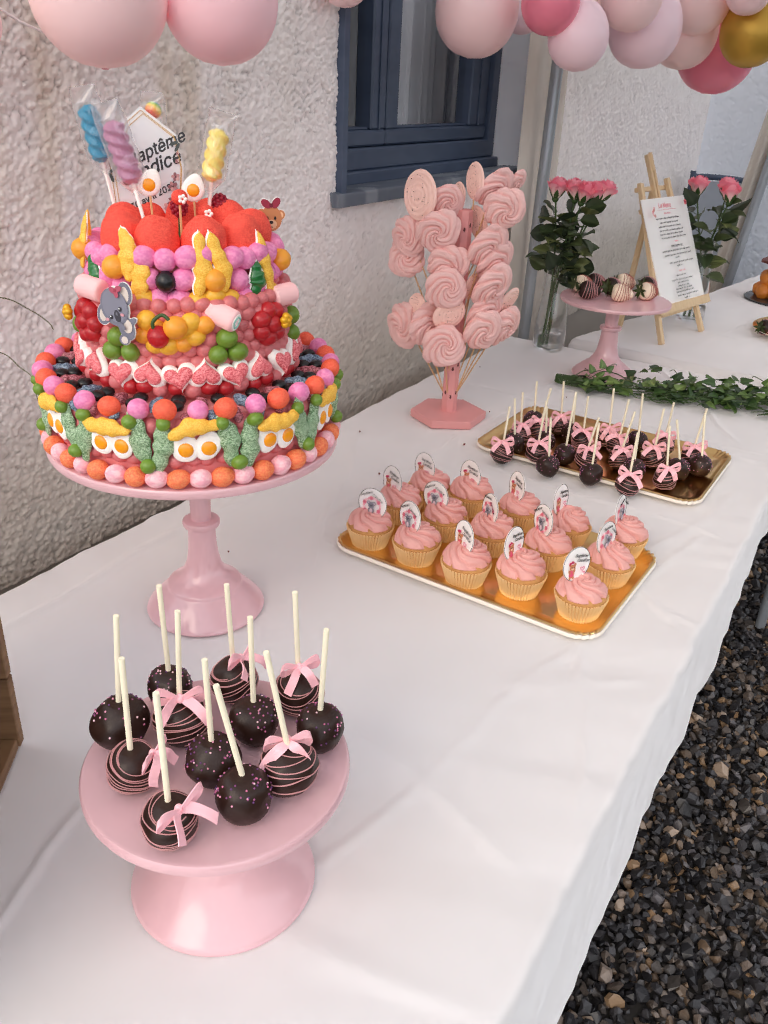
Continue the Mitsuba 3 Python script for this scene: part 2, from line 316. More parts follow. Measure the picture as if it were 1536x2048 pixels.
add(win + '__frame', cat(fr(1.60, 2.454, 1.186, 1.232, FY, FY + .06), fr(1.60, 2.454, 1.1585, 1.1855, FY - .018, FY + .05), fr(1.58, 1.628, 1.1865, 2.3, FY + .001, FY + .058), fr(2.412, 2.4545, 1.1862, 2.3, FY + .0005, FY + .058),
                         fr(1.536, 1.579, 1.16, 2.3, FY + .002, FY + .06)), 'navy_metal', smooth=False)
for x0, x1 in ((1.63, 1.868), (1.872, 2.410)):
    s_ = win + '__sash' if x0 < 1.7 else win + '__sash_001'
    lw, rw = (.010, .062) if x0 < 1.7 else (.052, .105)
    add(s_, cat(fr(x0, x1, 1.234, 1.268, FY + .010, FY + .058, .004), fr(x0, x0 + lw, 1.2685, 2.3, FY + .011, FY + .057, .003), fr(x1 - rw, x1, 1.2685, 2.3, FY + .0115, FY + .0575, .004),
                fr(x1 - rw * .55, x1 - rw * .45, 1.269, 2.3, FY + .008, FY + .0112, .0005), fr(x0 + lw, x1 - rw, 1.26805, 1.274, FY + .02, FY + .05, .002)), 'navy_metal', smooth=False)
    add(win + '__pane' , tm([[x0 + lw - .004, FY + .035, 1.266], [x1 - rw + .004, FY + .035, 1.266], [x1 - rw + .004, FY + .035, 2.3], [x0 + lw - .004, FY + .035, 2.3]], [[0, 1, 2], [0, 2, 3]]), 'window_glass', smooth=False)
add(win + '__shutter_guide', cat(fr(HX0 - .012, HX0 + .006, 1.150, 2.3, WY - .022, WY + .10, .001)), 'navy_metal', smooth=False)
add(win + '__shutter_guide', cat(fr(HX1 - .003, HX1 + .018, 1.150, 2.3, WY - .018, WY + .006, .001), fr(HX1 - .02, HX1 + .02, 1.172, 1.2, WY - .024, WY - .0185, .001)), 'navy_metal', smooth=False)
sx = np.array([[1.135, 1.1575], [1.10, 1.164], [1.034, 1.1655], [1.026, 1.163], [1.024, 1.158], [1.024, 1.137], [1.04, 1.137], [1.04, 1.146], [1.135, 1.146]])
P = np.stack([np.column_stack([np.full(len(sx), x), sx]) for x in (HX0 - .028, HX1 + .02)])
sill = grid(P, cv=True); m0 = trimesh.creation.extrude_polygon(Polygon(sx), .002, engine='earcut')
caps = [tm(np.stack([np.full(len(m0.vertices), x) + m0.vertices[:, 2], m0.vertices[:, 0], m0.vertices[:, 1]], 1), m0.faces) for x in (HX0 - .03, HX1 + .02)]
add(house + '__window_sill', cat(sill, *caps), 'sill_paint', smooth=30, label='blue grey metal window sill, scuffed')
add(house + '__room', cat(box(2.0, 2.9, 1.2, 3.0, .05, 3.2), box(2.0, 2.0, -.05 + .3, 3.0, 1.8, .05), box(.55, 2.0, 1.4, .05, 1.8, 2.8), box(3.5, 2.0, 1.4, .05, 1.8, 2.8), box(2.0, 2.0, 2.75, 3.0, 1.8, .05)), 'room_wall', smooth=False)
u = np.linspace(0, 1, 90); cx = 2.16 + u * .42; cy = 1.34 + .022 * np.sin(u * 60) + .01 * np.sin(u * 23 + 1)
add(house + '__curtain', grid(np.stack([np.stack([cx, cy, np.full(90, z)], 1) for z in (.6, 2.6)])), 'curtain_fabric', smooth=True)
coil = np.array([[1.76 + .006 * math.cos(t), 1.32 + .006 * math.sin(t), 1.44 + t * .0016] for t in np.linspace(0, 90, 300)])
add(house + '__blind_cord', tube(coil, .0022, 5), 'white_plastic', smooth=True)

# ---------------------------------------------------------------- gazebo
gz = thing('gazebo', 'white canvas gazebo with galvanised poles standing against the house', 'gazebo')
def pole(p, q, r):
    a = np.arange(24) * 2 * PI / 24; rr = r * (1 - .10 * np.exp(-((np.cos(a - .6) - 1) / .02) ** 2)); sec = np.stack([np.cos(a) * rr, np.sin(a) * rr], 1)
    return sweep([p, q], sec)
add(gz + '__pole', pole((2.395, .955, .0), (2.4275, .955, 2.30), .0165), 'galvanised', smooth=30, label='galvanised pole behind the meringue stand')
add(gz + '__pole', pole((3.9, .735, .0), (3.9, .50, 2.05), .0185), 'galvanised', smooth=30, label='leaning galvanised pole at the right edge')
for p in ((-.32, .98), (-.32, -1.78), (2.42, -1.78)): add(gz + '__pole', pole((*p, 0), (*p, 2.30), .0165), 'galvanised', smooth=30)
def flap(x0t, x1t, x0b, x1b, y, seed, zt=2.1, zb=.05, rot=0):
    P = []
    for z in np.linspace(zb, zt, 90):
        t = (z - zb) / (zt - zb); u = np.linspace(0, 1, 40); x = (x0b + (x0t - x0b) * t) * (1 - u) + (x1b + (x1t - x1b) * t) * u
        yy = y + .010 * np.sin(u * 9 + seed + z * 1.5) * (1 - .3 * t) + .012 * (meshkit.fbm(np.stack([u * 4, u * 0 + z * 1.6, u * 0 + seed], -1), 2) - .5)
        P.append(np.stack([x, yy, np.full_like(x, z)], 1))
    return grid(np.array(P))
add(gz + '__curtain', flap(2.295, 2.60, 2.37, 2.60, .997, 1), 'canvas', smooth=True, label='cream canvas flap behind the first pole')
fl = flap(.0, .07, -.02, .06, 0, 5); v = np.array(fl.vertices)
lean = (v[:, 2] - .7) * -.115
add(gz + '__curtain', tm(np.stack([3.915 + v[:, 1], .725 - v[:, 0] + lean, v[:, 2]], 1), fl.faces), 'canvas', smooth=True, label='cream canvas flap beside the right pole')
for p, q in (((-.32, .93, 2.30), (2.42, .93, 2.30)), ((-.32, -1.78, 2.30), (2.42, -1.78, 2.30)), ((-.32, .93, 2.305), (-.32, -1.78, 2.305)), ((2.42, .93, 2.305), (2.42, -1.78, 2.305)), ((2.42, .96, 2.29), (5.2, .4, 2.23))):
    add(gz + '__eave_bar', bar(p, q, .025, .025), 'galvanised', smooth=False)
cxr, cyr = 1.2, -.42
roofv = [[-.10, 1.0, 2.32], [2.52, 1.0, 2.32], [2.52, -1.85, 2.32], [-.10, -1.85, 2.32], [cxr, cyr, 2.95]]
val = [[-.10, 1.0, 2.16], [2.52, 1.0, 2.16], [2.52, -1.85, 2.22], [-.10, -1.85, 2.22]]
add(gz + '__roof', tm(roofv + val, [[0, 1, 4], [1, 2, 4], [2, 3, 4], [3, 0, 4]] + [f for a in range(3) for f in ([a, 5 + a, 5 + (a + 1) % 4], [a, 5 + (a + 1) % 4, (a + 1) % 4])]), 'roof_canvas', smooth=False)
add(gz + '__roof', tm([[2.54, 1.0, 2.31], [5.4, .6, 2.25], [5.2, -1.95, 2.25], [2.54, -1.85, 2.31], [3.95, -.4, 2.9]], [[0, 1, 4], [1, 2, 4], [2, 3, 4], [3, 0, 4]]), 'roof_canvas', smooth=False)

# ---------------------------------------------------------------- tables and cloths
ft = thing('folding_table', 'folding table hidden under the white cloth, laden with the large sweet cake', 'table')
add(ft + '__tabletop', box(.82, .525, .7135, 2.82, .79, .03, .004), 'white_plastic', smooth=False)
for x in (-.45, 2.1):
    for y in (.2, .85): add(ft + '__leg', stick((x, y, 0), (x, y, .705), .014), 'galvanised')
ft2 = thing('folding_table', 'folding table hidden under the white cloth, bearing the menu easel', 'table')
add(ft2 + '__tabletop', tm(*[(lambda m: (m.vertices, m.faces))(trimesh.creation.extrude_polygon(Polygon([(2.30, .73), (4.1, .40), (4.0, -.33), (2.26, 0.0)]), .03, engine='earcut').apply_translation((0, 0, .717)))][0]), 'white_plastic', smooth=False)
for x, y in ((2.4, .62), (2.36, .1), (3.95, .33), (3.9, -.2)): add(ft2 + '__leg', stick((x, y, 0), (x, y, .72), .014), 'galvanised')

def cloth(u0, u1, v0, v1, zt, near_drop, far_drop, front, back, hem, seed, creases, du=.008):
    """u along the table, v across; front is the v0 side. front/back: drape lengths. hem(u): hem height on the front."""
    us = np.concatenate([np.linspace(-near_drop, 0, 14)[:-1] + u0 if near_drop else np.zeros(0), np.arange(u0, u1, du), u1 + np.linspace(0, far_drop, 16)])
    vs = np.concatenate([v0 - np.linspace(front, 0, 60)[:-1], np.arange(v0, v1, .005 if du < .006 else .007), v1 + np.linspace(0, back, 24)])
    U, Vv = np.meshgrid(us, vs, indexing='ij')
    q = np.stack([U, Vv, U * 0 + seed], -1)
    un, vn = np.clip(U, u0, u1), np.clip(Vv, v0, v1)
    qe = np.stack([un, vn * 0, un * 0 + seed], -1)
    edge = .0048 * (meshkit.fbm(qe / [.055, 1, 1], 3) - .5) * 2
    dv0, dv1, du0, du1 = np.maximum(v0 - Vv, 0), np.maximum(Vv - v1, 0), np.maximum(u0 - U, 0), np.maximum(U - u1, 0)
    r = .008
    soft = lambda d: np.sqrt(d * d + r * r) - r          # drop
    outw = lambda d: r * (1 - np.exp(-d / r))             # bulge outwards
    z = zt - np.maximum(soft(dv0), np.maximum(soft(dv1), np.maximum(soft(du0), soft(du1))))
    X, Y = un - outw(du0) + outw(du1), vn - outw(dv0) + outw(dv1)
    nearf = np.clip(1 - (vn - v0) / .33, 0, 1) ** 1.5; nearb = np.clip(1 - (v1 - vn) / .12, 0, 1) ** 1.3
    wr = .0026 * (meshkit.fbm(q / [.16, .16, 1], 3) - .5) * 2 + nearf * .0075 * (meshkit.fbm(np.stack([U + .35 * vn, Vv * .16, q[..., 2]], -1) / [.052, .06, 1], 2) - .5) + nearb * .0050 * (meshkit.fbm(np.stack([U, Vv * .3, q[..., 2] + 5], -1) / [.05, .1, 1], 2) - .5)
    for (ax, ay), (bx, by), a, w in creases:
        d = np.array([bx - ax, by - ay]); L = np.hypot(*d); d /= L
        s = (U - ax) * d[0] + (Vv - ay) * d[1]; t = -(U - ax) * d[1] + (Vv - ay) * d[0] + .006 * np.sin(s * 17 + ax * 9)
        m = np.clip(s / .05, 0, 1) * np.clip((L - s) / .05, 0, 1)
        wr += a * m * np.exp(-(t / w) ** 2) * np.where(t > 0, 1, .5)
    wr = np.where(wr > 0, .0032 * np.tanh(wr * 1.5 / .0032), wr * 1.4)
    z = z + wr
    tz = np.clip(soft(dv0) / .25, 0, 1.4)
    fold = meshkit.fbm(np.stack([U / .085 + 1.3 * tz, tz * .9, U * 0 + seed + 3], -1), 3) - .5
    crin = meshkit.fbm(np.stack([U / .03 + 2.5 * tz, tz * 3 - U / .09, U * 0 + seed + 8], -1), 2) - .5
    Y = Y - edge * (dv0 < .03) - tz * (.004 + .014 * fold) - np.clip(tz * 3, 0, 1) * .005 * crin + edge * (dv1 > 0)
    z = np.where(dv0 > 0, zt - (zt - z) * (zt - hem(U) + .006 * fold) / soft(np.array(front)), z)
    tb = np.clip(soft(dv1) / .25, 0, 1.4); Y = Y + tb * .03 * (meshkit.fbm(np.stack([U / .06, tb, U * 0 + seed + 13], -1), 2) - .4)
    return X, Y, z
CR = [((1.02, .125), (1.30, .40), .0016, .006), ((1.34, .125), (1.36, .62), .0018, .005), ((.62, .125), (.95, .24), .0018, .007), ((.30, .33), (1.35, .175), .0015, .006), ((.95, .70), (2.1, .665), .0014, .005), ((1.76, .13), (1.77, .86), .0016, .005), ((.30, .855), (1.15, .858), .0032, .006), ((1.063, .2086), (1.037, .10), .0024, .006), ((.20, .49), (.40, .545), .0022, .004), ((1.2, .23), (1.55, .15), .0016, .010), ((.55, .14), (.62, .4), .0016, .012),
      ((.9, .13), (.78, .30), .0018, .014), ((1.72, .12), (1.70, .42), .0020, .008), ((.42, .10), (.36, .33), .0018, .010), ((1.78, .2), (2.23, .5), .0018, .007), ((.85, .62), (1.35, .85), .0014, .01)]
X, Y, Z = cloth(-.6, 2.238, .118, .925, .7370, .3, .3, .30, .22, lambda U: np.clip(.455 + .19 * (U - .64), .40, .62), 4, [(a_, b_, h_ * 1.6, w_) for a_, b_, h_, w_ in CR], du=.005)
k = add('tablecloth', grid(np.stack([X, Y, Z], -1)), 'cloth', smooth=True); tag(k, 'long white cloth over the near table, draped down beside the gravel', 'tablecloth')
X, Y, Z = cloth(0, 1.82, 0, .74, .756, .28, .2, .3, .25, lambda U: .45 + 0 * U, 14, [((.02, .47), (1.3, .49), .002, .004), ((.34, .0), (.36, .74), .0024, .005), ((.1, .2), (.6, .42), .0015, .012), ((1.0, .05), (1.02, .74), .002, .005)])
ux, uy = A3(.984, -.177), A3(.12, .993)
PX = 2.236 + X * ux[0] + (Y - .74) * uy[0] * .6 + .03; PY = .752 + X * ux[1] + (Y - .74) * uy[1]
k = add('tablecloth', grid(np.stack([PX, PY, Z], -1)), 'cloth', smooth=True); tag(k, 'white cloth over the far table under the menu easel', 'tablecloth')
TZ, TZ2 = .7405, .7580
r = np.random.default_rng(12)
crumbs = [lump(ico(r.uniform(.0012, .0022), 1), .3, 1.5, i).apply_translation((x, y, TZ + .001)) for i, (x, y) in enumerate([(.8278, .7514), (1.42, .66), (1.62, .70), (1.70, .82), (1.82, .60), (1.46, .60), (1.35, .86), (1.9, .86), (1.2, .72), (1.68, .58), (1.66, .64)])]
k = add('crumb', cat(*crumbs), 'ganache', smooth=True, kind='stuff'); labels[k].update(label='dark crumbs scattered on the white tablecloth', category='crumbs')
# ---------------------------------------------------------------- pink cake stands
def cake_stand(label, x, y, z, base, stem, plate_r, plate_z, rim, mid=None):
    t = thing('cake_stand', label, 'cake stand')
    M = at((x, y, z))
    add(t + '__base', lathe([(0, .0)] + [tuple(q) for q in smoothprof(base, 60)] + [(0, base[-1][1])], 96), 'enamel_pink', smooth=35, M=M)
    if stem: add(t + '__stem', lathe([(0, stem[0][1])] + [tuple(q) for q in smoothprof(stem, 40)] + [(0, stem[-1][1])], 48), 'enamel_pink', smooth=35, M=M)
    R, h = plate_r, plate_z
    pl = [(0, h - .006), (R * .35, h - .007), (R - .016, h - rim + .002), (R - .008, h - rim), (R - .0012, h - rim + .0015), (R, h - rim + .004), (R, h - .003), (R - .0016, h - .0006), (R - .004, h), (R * .5, h), (0, h)]
    add(t + '__plate', lathe(pl, 144), 'enamel_pink', smooth=35, M=M)
    return t
cake_stand('low pink enamel cake stand in front, carrying large chocolate cake pops', .389, .375, TZ,
           [(.079, 0), (.0802, .002), (.0790, .0055), (.0755, .010), (.0700, .017), (.0635, .025), (.0570, .034), (.0510, .044), (.0460, .056), (.0420, .070), (.0390, .084), (.0372, .097), (.0368, .104), (.0400, .1065), (.0412, .111), (.0398, .1155), (.037, .118), (.037, .124), (.05, .1265)], None, .108, .1365, .0115)
cake_stand('tall pink enamel cake stand carrying the big sweet cake', .7055, .684, TZ,
           [(.0755, 0), (.0765, .002), (.075, .0055), (.0705, .011), (.063, .0195), (.056, .027), (.0510, .032), (.0488, .0345), (.0478, .0375), (.0445, .0405), (.036, .0465), (.028, .055), (.0225, .066), (.0192, .082), (.0176, .100), (.0174, .1155), (.0176, .1185), (.0222, .1205), (.0235, .1245), (.0225, .1285), (.016, .130)],
           [(.0125, .12), (.0128, .14), (.0138, .18), (.0155, .22), (.020, .24)], .1705, .2495, .012)
cake_stand('pink enamel cake stand holding dipped strawberries beside the rose vase', 2.048, .591, TZ,
           [(.077, 0), (.078, .002), (.0765, .006), (.070, .0125), (.0595, .0215), (.0490, .0295), (.0420, .034), (.0398, .0365), (.0375, .040), (.0325, .046), (.0278, .055), (.0243, .068), (.0220, .086), (.0206, .104), (.0203, .1115), (.025, .114), (.026, .118), (.025, .122), (.018, .123)],
           [(.0150, .112), (.0155, .13), (.0165, .155), (.019, .175), (.026, .184)], .131, .1895, .0105)

# ---------------------------------------------------------------- ribbon bows, cake pops
def ribbon(path, wdir, w, th=.00045):
    P = np.array(path, float); W = np.array(wdir, float); W = np.broadcast_to(W, P.shape); W = W / np.linalg.norm(W, axis=1, keepdims=True)
    w = np.broadcast_to(np.asarray(w, float), (len(P),))[:, None]
    t = np.gradient(P, axis=0); N = np.cross(t, W); N /= np.linalg.norm(N, axis=1, keepdims=True) + 1e-12
    V = np.stack([P - W * w / 2 - N * th, P + W * w / 2 - N * th, P + W * w / 2 + N * th, P - W * w / 2 + N * th], 1)
    return grid(V, cv=True)
def bow(seed, s=1.0):
    """a tied bow in the xz plane facing -y, its knot at the origin"""
    r = np.random.default_rng(seed); ms = []
    for sg in (-1, 1):
        L = r.uniform(.016, .020); d = r.uniform(-.2, .35); w = .0078
        a = np.linspace(0, 2 * PI, 26)
        lx = sg * (L * (1 - np.cos(a)) / 2); lz = .0042 * np.sin(a) * (1 - np.cos(a)) * .9 + d * np.abs(lx)
        ly = -.0015 - .0032 * np.sin(a) * (1 - np.cos(a))
        wd = np.stack([np.full(26, -.25 * sg), np.full(26, -.35), np.ones(26)], 1)
        ms.append(ribbon(np.stack([lx, ly, lz], 1), wd, w * (.45 + .55 * (1 - np.cos(a)) / 2)))
        T_ = r.uniform(.020, .027); u = np.linspace(0, 1, 14); ang = r.uniform(.55, 1.0)
        tx = sg * T_ * u * math.sin(ang); tz = -T_ * u * math.cos(ang) + .004 * np.sin(u * PI); ty = -.003 - .006 * u + .003 * np.sin(u * 5 + seed)
        wd = np.stack([np.full(14, math.cos(ang)), .5 * np.sin(u * 2.5 + seed), np.full(14, sg * math.sin(ang))], 1)
        ms.append(ribbon(np.stack([tx, ty, tz], 1), wd, w * (.5 + .5 * np.minimum(1, u * 4))))
    k = ico(1, 2); k.apply_scale((.0032, .0032, .0040)); ms.append(lump(k, .1, 1, seed))
    m = cat(*ms); m.apply_scale(s); return m
BOW = [ply(bow(k), 'ribbon_satin', smooth=50) for k in range(4)]
PA = .24
def pop_ball(seed, foot, n):
    m = ico(1, n); v = np.array(m.vertices); v[:, 2] = np.where(v[:, 2] > 0, v[:, 2] * 1.02, v[:, 2]); 
    n = meshkit.fbm(v * 1.1 + seed * 9 + 50, 2) - .5; v *= (1 + PA * n)[:, None]; v[:, 0] *= 1 - .06 * (seed % 3 - 1)
    top = np.exp(-((1 - v[:, 2]) / .10)); v[:, 2] -= .10 * top * (np.hypot(v[:, 0], v[:, 1]) < .35) * .5
    if foot:
        low = np.clip((-.80 - v[:, 2]) / .2, 0, 1); v[:, :2] *= (1 + .30 * low)[:, None]
    v[:, 2] = np.maximum(v[:, 2], -.97); return tm(v, m.faces)
BALLS, BALLS_FAR = ([ply(pop_ball(k, k % 2, n), 'chocolate', smooth=True) for k in range(5)] for n in (4, 3))
def on_ball(d): return np.asarray(d) * 1.005
def drizzle(seed):
    r = np.random.default_rng(seed); n = 300; t = np.linspace(0, 1, n); turns = r.uniform(6.5, 8.5)
    lat = -.62 + 1.52 * t + .10 * np.sin(t * 57 + seed) + .05 * np.sin(t * 23)
    lon = turns * 2 * PI * t
    P = np.stack([np.cos(lat) * np.cos(lon), np.cos(lat) * np.sin(lon), np.sin(lat)], 1)
    a = r.uniform(.18, .42); P = P @ trimesh.transformations.euler_matrix(a, r.uniform(-.2, .2), r.uniform(0, 6))[:3, :3].T
    nn = meshkit.fbm(P * 1.1 + 50, 2) - .5
    P = P * (1.0 + .02 * r.uniform(.5, 1)); P = P[P[:, 2] > -.9]
    return tube(P * (1.006), .023 * (.7 + .5 * meshkit.noise(np.stack([np.arange(len(P)) * .15] * 3, 1))), 6)
def drizzle_on(seed, ballseed, foot):
    m = drizzle(seed); v = np.array(m.vertices); d = v / np.linalg.norm(v, axis=1, keepdims=True)
    n = meshkit.fbm(d * [1, 1, 1] * 1.1 + ballseed * 9 + 50, 2) - .5
    return tm(v * (1 + PA * n)[:, None] * [1 - .06 * (ballseed % 3 - 1), 1, 1], m.faces)
DRIZ = [ply(drizzle_on(40 + k, k, 0), 'drizzle_pink', smooth=True) for k in range(5)]
def sprinkles(seed):
    r = np.random.default_rng(seed); V, C = [], []
    pal = [(222, 150, 175), (240, 196, 205), (120, 60, 110), (96, 52, 110), (205, 110, 150), (150, 80, 120)]
    hot = [unit(A3(*r.normal(size=2), .9)) for _ in range(4)]
    for k in range(70):
        d = unit(hot[k % 4] + .35 * r.normal(size=3)) if k % 3 else unit(A3(*r.normal(size=2), r.uniform(-.4, 1.2)))
        if d[2] < -.35 or d[2] > .985: continue
        n = meshkit.fbm(d[None] * 1.1 + seed * 9 + 50, 2)[0] - .5
        b = ico(.040, 1).apply_translation(d * (1 + PA * n) * 1.012 * [1 - .06 * (seed % 3 - 1), 1, 1]); V.append(b); C.append(np.tile(lin(*pal[r.integers(6)]), (len(b.vertices), 1)))
    return cat(*V), np.vstack(C)
SPR = [(lambda mc: ply(mc[0], 'sprinkle', smooth=True, color=mc[1]))(sprinkles(k)) for k in range(5)]
CAM = A3(0, 0, 1.38)
def cake_pop(label, group, p, R, d, kind, i, bow_at=None, foot=0, stick_r=.0023):
    t = thing('cake_pop', label, 'cake pop', group); k = i % 5; rz = i * 1.7
    p = A3(*p); M = at(p, rz, R)
    add(t + '__chocolate_ball', (BALLS if p[2] > .8 else BALLS_FAR)[k], None, M=M)
    d = np.array(d); top = p + A3(0, 0, R * .86); add(t + '__stick', stick(top - d * .06, p + d, stick_r, 12), 'paper_stick', smooth=40)
    if kind == 'P': add(t + '__sprinkles', SPR[k], None, M=M, kind='stuff')
    else:
        if kind == 'S' or True: add(t + '__drizzle', DRIZ[k], None, M=M)
        ang, off, lift, s = bow_at
        ca = unit(A3(*(CAM - p)[:2], 0)); a = math.atan2(ca[1], ca[0]) + ang
        o = A3(math.cos(a), math.sin(a), 0)
        q = p + A3(0, 0, R * (1.0 + lift)) + o * off
        x = A3(-o[1], o[0], 0); tilt = .35; zz = unit(A3(0, 0, 1) - o * tilt); y = np.cross(zz, x)
        add(t + '__bow', BOW[(i * 3) % 4], None, M=frame(q, x, y, zz, s), label='pink satin bow tied to the stick')
    return t
POPS = [(0.3595, 0.4516, 0.8988, 0.0225, 0.0047, -0.0037, 0.1036), (0.3304, 0.4083, 0.8964, 0.0199, 0.0011, -0.0009, 0.1031), (0.4168, 0.4532, 0.8964, 0.02, -0.0012, 0.0011, 0.1046), (0.3898, 0.4143, 0.8982, 0.0219, 0.003, -0.0028, 0.1069), (0.3083, 0.3473, 0.8968, 0.0204, -0.0008, 0.0007, 0.1151), (0.3706, 0.3627, 0.897, 0.0207, -0.0008, 0.0009, 0.0969), (0.3554, 0.3186, 0.8979, 0.0216, -0.0103, 0.0115, 0.1037), (0.4553, 0.4136, 0.8976, 0.0212, -0.0018, 0.0019, 0.0993), (0.4249, 0.3658, 0.8971, 0.0208, -0.0003, 0.0004, 0.1027), (0.3961, 0.3077, 0.8988, 0.0225, -0.0093, 0.012, 0.1103), (0.4748, 0.3571, 0.8968, 0.0204, -0.0016, 0.0021, 0.1034), (0.4491, 0.3156, 0.8966, 0.0202, 0.0024, -0.0033, 0.098)]
PK = ['P', 'S', 'P', 'S', 'S', 'P', 'P', 'S', 'P', 'N', 'S', 'P']
PLAB = ['chocolate cake pop with sprinkles, leftmost on the low pink stand', 'drizzled chocolate cake pop at the left front of the low stand, bow behind it', 'chocolate cake pop with sprinkles at the back left of the low stand',
        'drizzled chocolate cake pop with big pink bow, behind centre left on the low stand', 'drizzled chocolate cake pop with pink bow at the very front of the low stand', 'sprinkled chocolate cake pop in the middle of the low stand',
        'sprinkled chocolate cake pop at the very front of the low stand, right of the bow', 'cross drizzled chocolate cake pop at the back centre of the low stand', 'sprinkled chocolate cake pop right of centre on the low stand',
        'mostly plain dark cake pop with wide pink bow, front right of the low stand', 'dark cake pop with upright pink bow at the back right of the low stand', 'sprinkled chocolate cake pop at the right edge of the low stand']
PBOW = {1: (.9, .020, .05, .95), 3: (.15, .004, .16, 1.12), 4: (.55, .013, -.05, 1.05), 7: (1.0, .008, .25, 1.0), 9: (.1, -.004, .05, 1.1), 10: (.25, .003, .45, .95)}
for i, (q, kd, lb) in enumerate(zip(POPS, PK, PLAB)):
    cake_pop(lb, None, (q[0], q[1], q[2] + .0005), q[3], q[4:], kd, i, PBOW.get(i, (.2, .005, .1, 1.0)), foot=1)

# ---------------------------------------------------------------- gold cardboard trays
def rrect(hx, hy, r, n=9, m=26):
    P = []
    for cx, cy, a0 in ((hx - r, hy - r, 0), (-hx + r, hy - r, 90), (-hx + r, -hy + r, 180), (hx - r, -hy + r, 270)):
        P += [(cx + r * math.cos(math.radians(a)), cy + r * math.sin(math.radians(a))) for a in np.linspace(a0, a0 + 90, m)]
        nx = {0: (-hx + r, hy), 90: (-hx, -hy + r), 180: (hx - r, -hy), 270: (hx, hy - r)}[a0]; last = np.array(P[-1])
        P += [tuple(last + (np.array(nx) - last) * t) for t in np.linspace(0, 1, n + 2)[1:-1]]
    return np.array(P)
def tray(label, x, y, rz, hx, hy):
    t = thing('gold_tray', label, 'tray'); M = at((x, y, TZ), rz)
    def loops(dz, dr, drop=0):
        L = []
        for off, h in ((0, .0045), (.03, .0016), (.034, .0016), (.0365, .0020), (.042, .0020)):
            pass
        prof = ([(-.0010, .0098), (-.0024, .0088), (-.0024, .0058), (0, .0052)] if dr else [(-.0016, .0112), (-.0004, .0124), (.0022, .0126)]) + [(.006, .0100), (.012, .0060), (.020, .0032), (.027, .0026), (.029, .0018), (.034, .0016)]
        for off, h in prof:
            r = max(.036 - off, .012); P = rrect(hx - off + dr * (off < .003), hy - off + dr * (off < .003), r)
            n = len(P); q = np.arange(n); c = np.zeros(n)
            for k in range(4): c[k * 35:k * 35 + 26] = np.sin(np.linspace(0, PI, 26))
            fl = np.cos(q * 2 * PI / 4.33) * c * np.clip(1 - off / .020, 0, 1)
            P = P * (1 + .005 * fl[:, None]) if off < .003 else P
            L.append(np.column_stack([P, np.full(n, h + dz) + .0016 * fl]))
        return L
    L = loops(.0, 0); L.append(np.zeros_like(L[-1]) + [0, 0, .0016]); add(t + '__foil_top', grid(np.stack(L), cv=True), 'gold_foil', smooth=40, M=M, label='shiny gold foil face with fluted corners')
    L = loops(-.0013, .0004); L = L + [np.zeros_like(L[-1]) + [0, 0, .0002]]; L[0][:, 2] += .0010
    add(t + '__board', grid(np.stack(L), cv=True), 'white_board', smooth=40, M=M, label='white card edge and underside')
    return t
tray('gold cardboard tray full of pink frosted cupcakes', 1.060, .424, -.035, .140, .209)
tray('gold cardboard tray full of chocolate cake pops with bows', 1.548, .421, -.02, .139, .216)

TRAYPOPS = [(1.3817, 0.5629, 0.767, 0.0015, -0.0037, 0.0915), (1.4367, 0.5637, 0.767, -0.003, 0.0077, 0.0902), (1.4877, 0.5735, 0.767, -0.0015, 0.004, 0.0865), (1.5784, 0.5827, 0.767, -0.0012, 0.0032, 0.0834), (1.4224, 0.5101, 0.767, 0.0018, -0.0049, 0.1037), (1.5333, 0.5499, 0.767, 0.0034, -0.0095, 0.0892), (1.5857, 0.5278, 0.767, -0.0015, 0.0046, 0.0929), (1.4841, 0.5192, 0.767, -0.0018, 0.0051, 0.0712), (1.3774, 0.4699, 0.767, -0.0022, 0.0064, 0.092), (1.4463, 0.4635, 0.767, 0.0009, -0.0027, 0.1239), (1.5637, 0.4938, 0.767, -0.0012, 0.0037, 0.0845), (1.5349, 0.4623, 0.767, -0.0004, 0.0012, 0.0904), (1.4526, 0.4245, 0.767, 0.003, -0.0102, 0.0831), (1.3917, 0.3933, 0.767, -0.0002, 0.0006, 0.0968), (1.5831, 0.4258, 0.767, -0.0013, 0.0047, 0.1009), (1.5491, 0.3944, 0.767, 0.0011, -0.0042, 0.0964), (1.5987, 0.372, 0.767, -0.0013, 0.0058, 0.0982), (1.488, 0.3708, 0.767, 0.0025, -0.0102, 0.0966), (1.4615, 0.3379, 0.767, -0.0006, 0.0025, 0.0853), (1.3862, 0.3238, 0.767, -0.0, 0.0, 0.0976), (1.5369, 0.3226, 0.767, 0.0003, -0.0017, 0.098), (1.6168, 0.3237, 0.767, 0.0004, -0.0021, 0.0871), (1.4531, 0.2771, 0.767, -0.0019, 0.0101, 0.0993), (1.5136, 0.2697, 0.767, -0.0035, 0.0194, 0.0923), (1.589, 0.2628, 0.767, 0.0011, -0.0069, 0.0978), (1.5538, 0.2395, 0.767, -0.0017, 0.0113, 0.0984)]
TK = 'SPSPSSSPPPPSSPSSPSPSSSSPSP'
side = lambda q: (.526 * q[0] - .849 * q[1]) / (.767 * q[0] + .4516 * q[1] + .28)
for kd, nm in (('S', 'drizzled chocolate cake pop with pink bow on the gold tray, {} bow from the left'), ('P', 'sprinkled dark cake pop without bow on the gold tray, {} such pop from the left')):
    idx = sorted([i for i in range(26) if TK[i] == kd], key=lambda i: side(TRAYPOPS[i]))
    for n_, i in enumerate(idx):
        q = TRAYPOPS[i]
        cake_pop(nm.format(ordn(n_)), None, (q[0], q[1], TZ + .0016 + .0200), .0207, q[3:], kd, i, (.15 * ((i * 7) % 5 - 2), .006, .12, 1.12), stick_r=.0021)

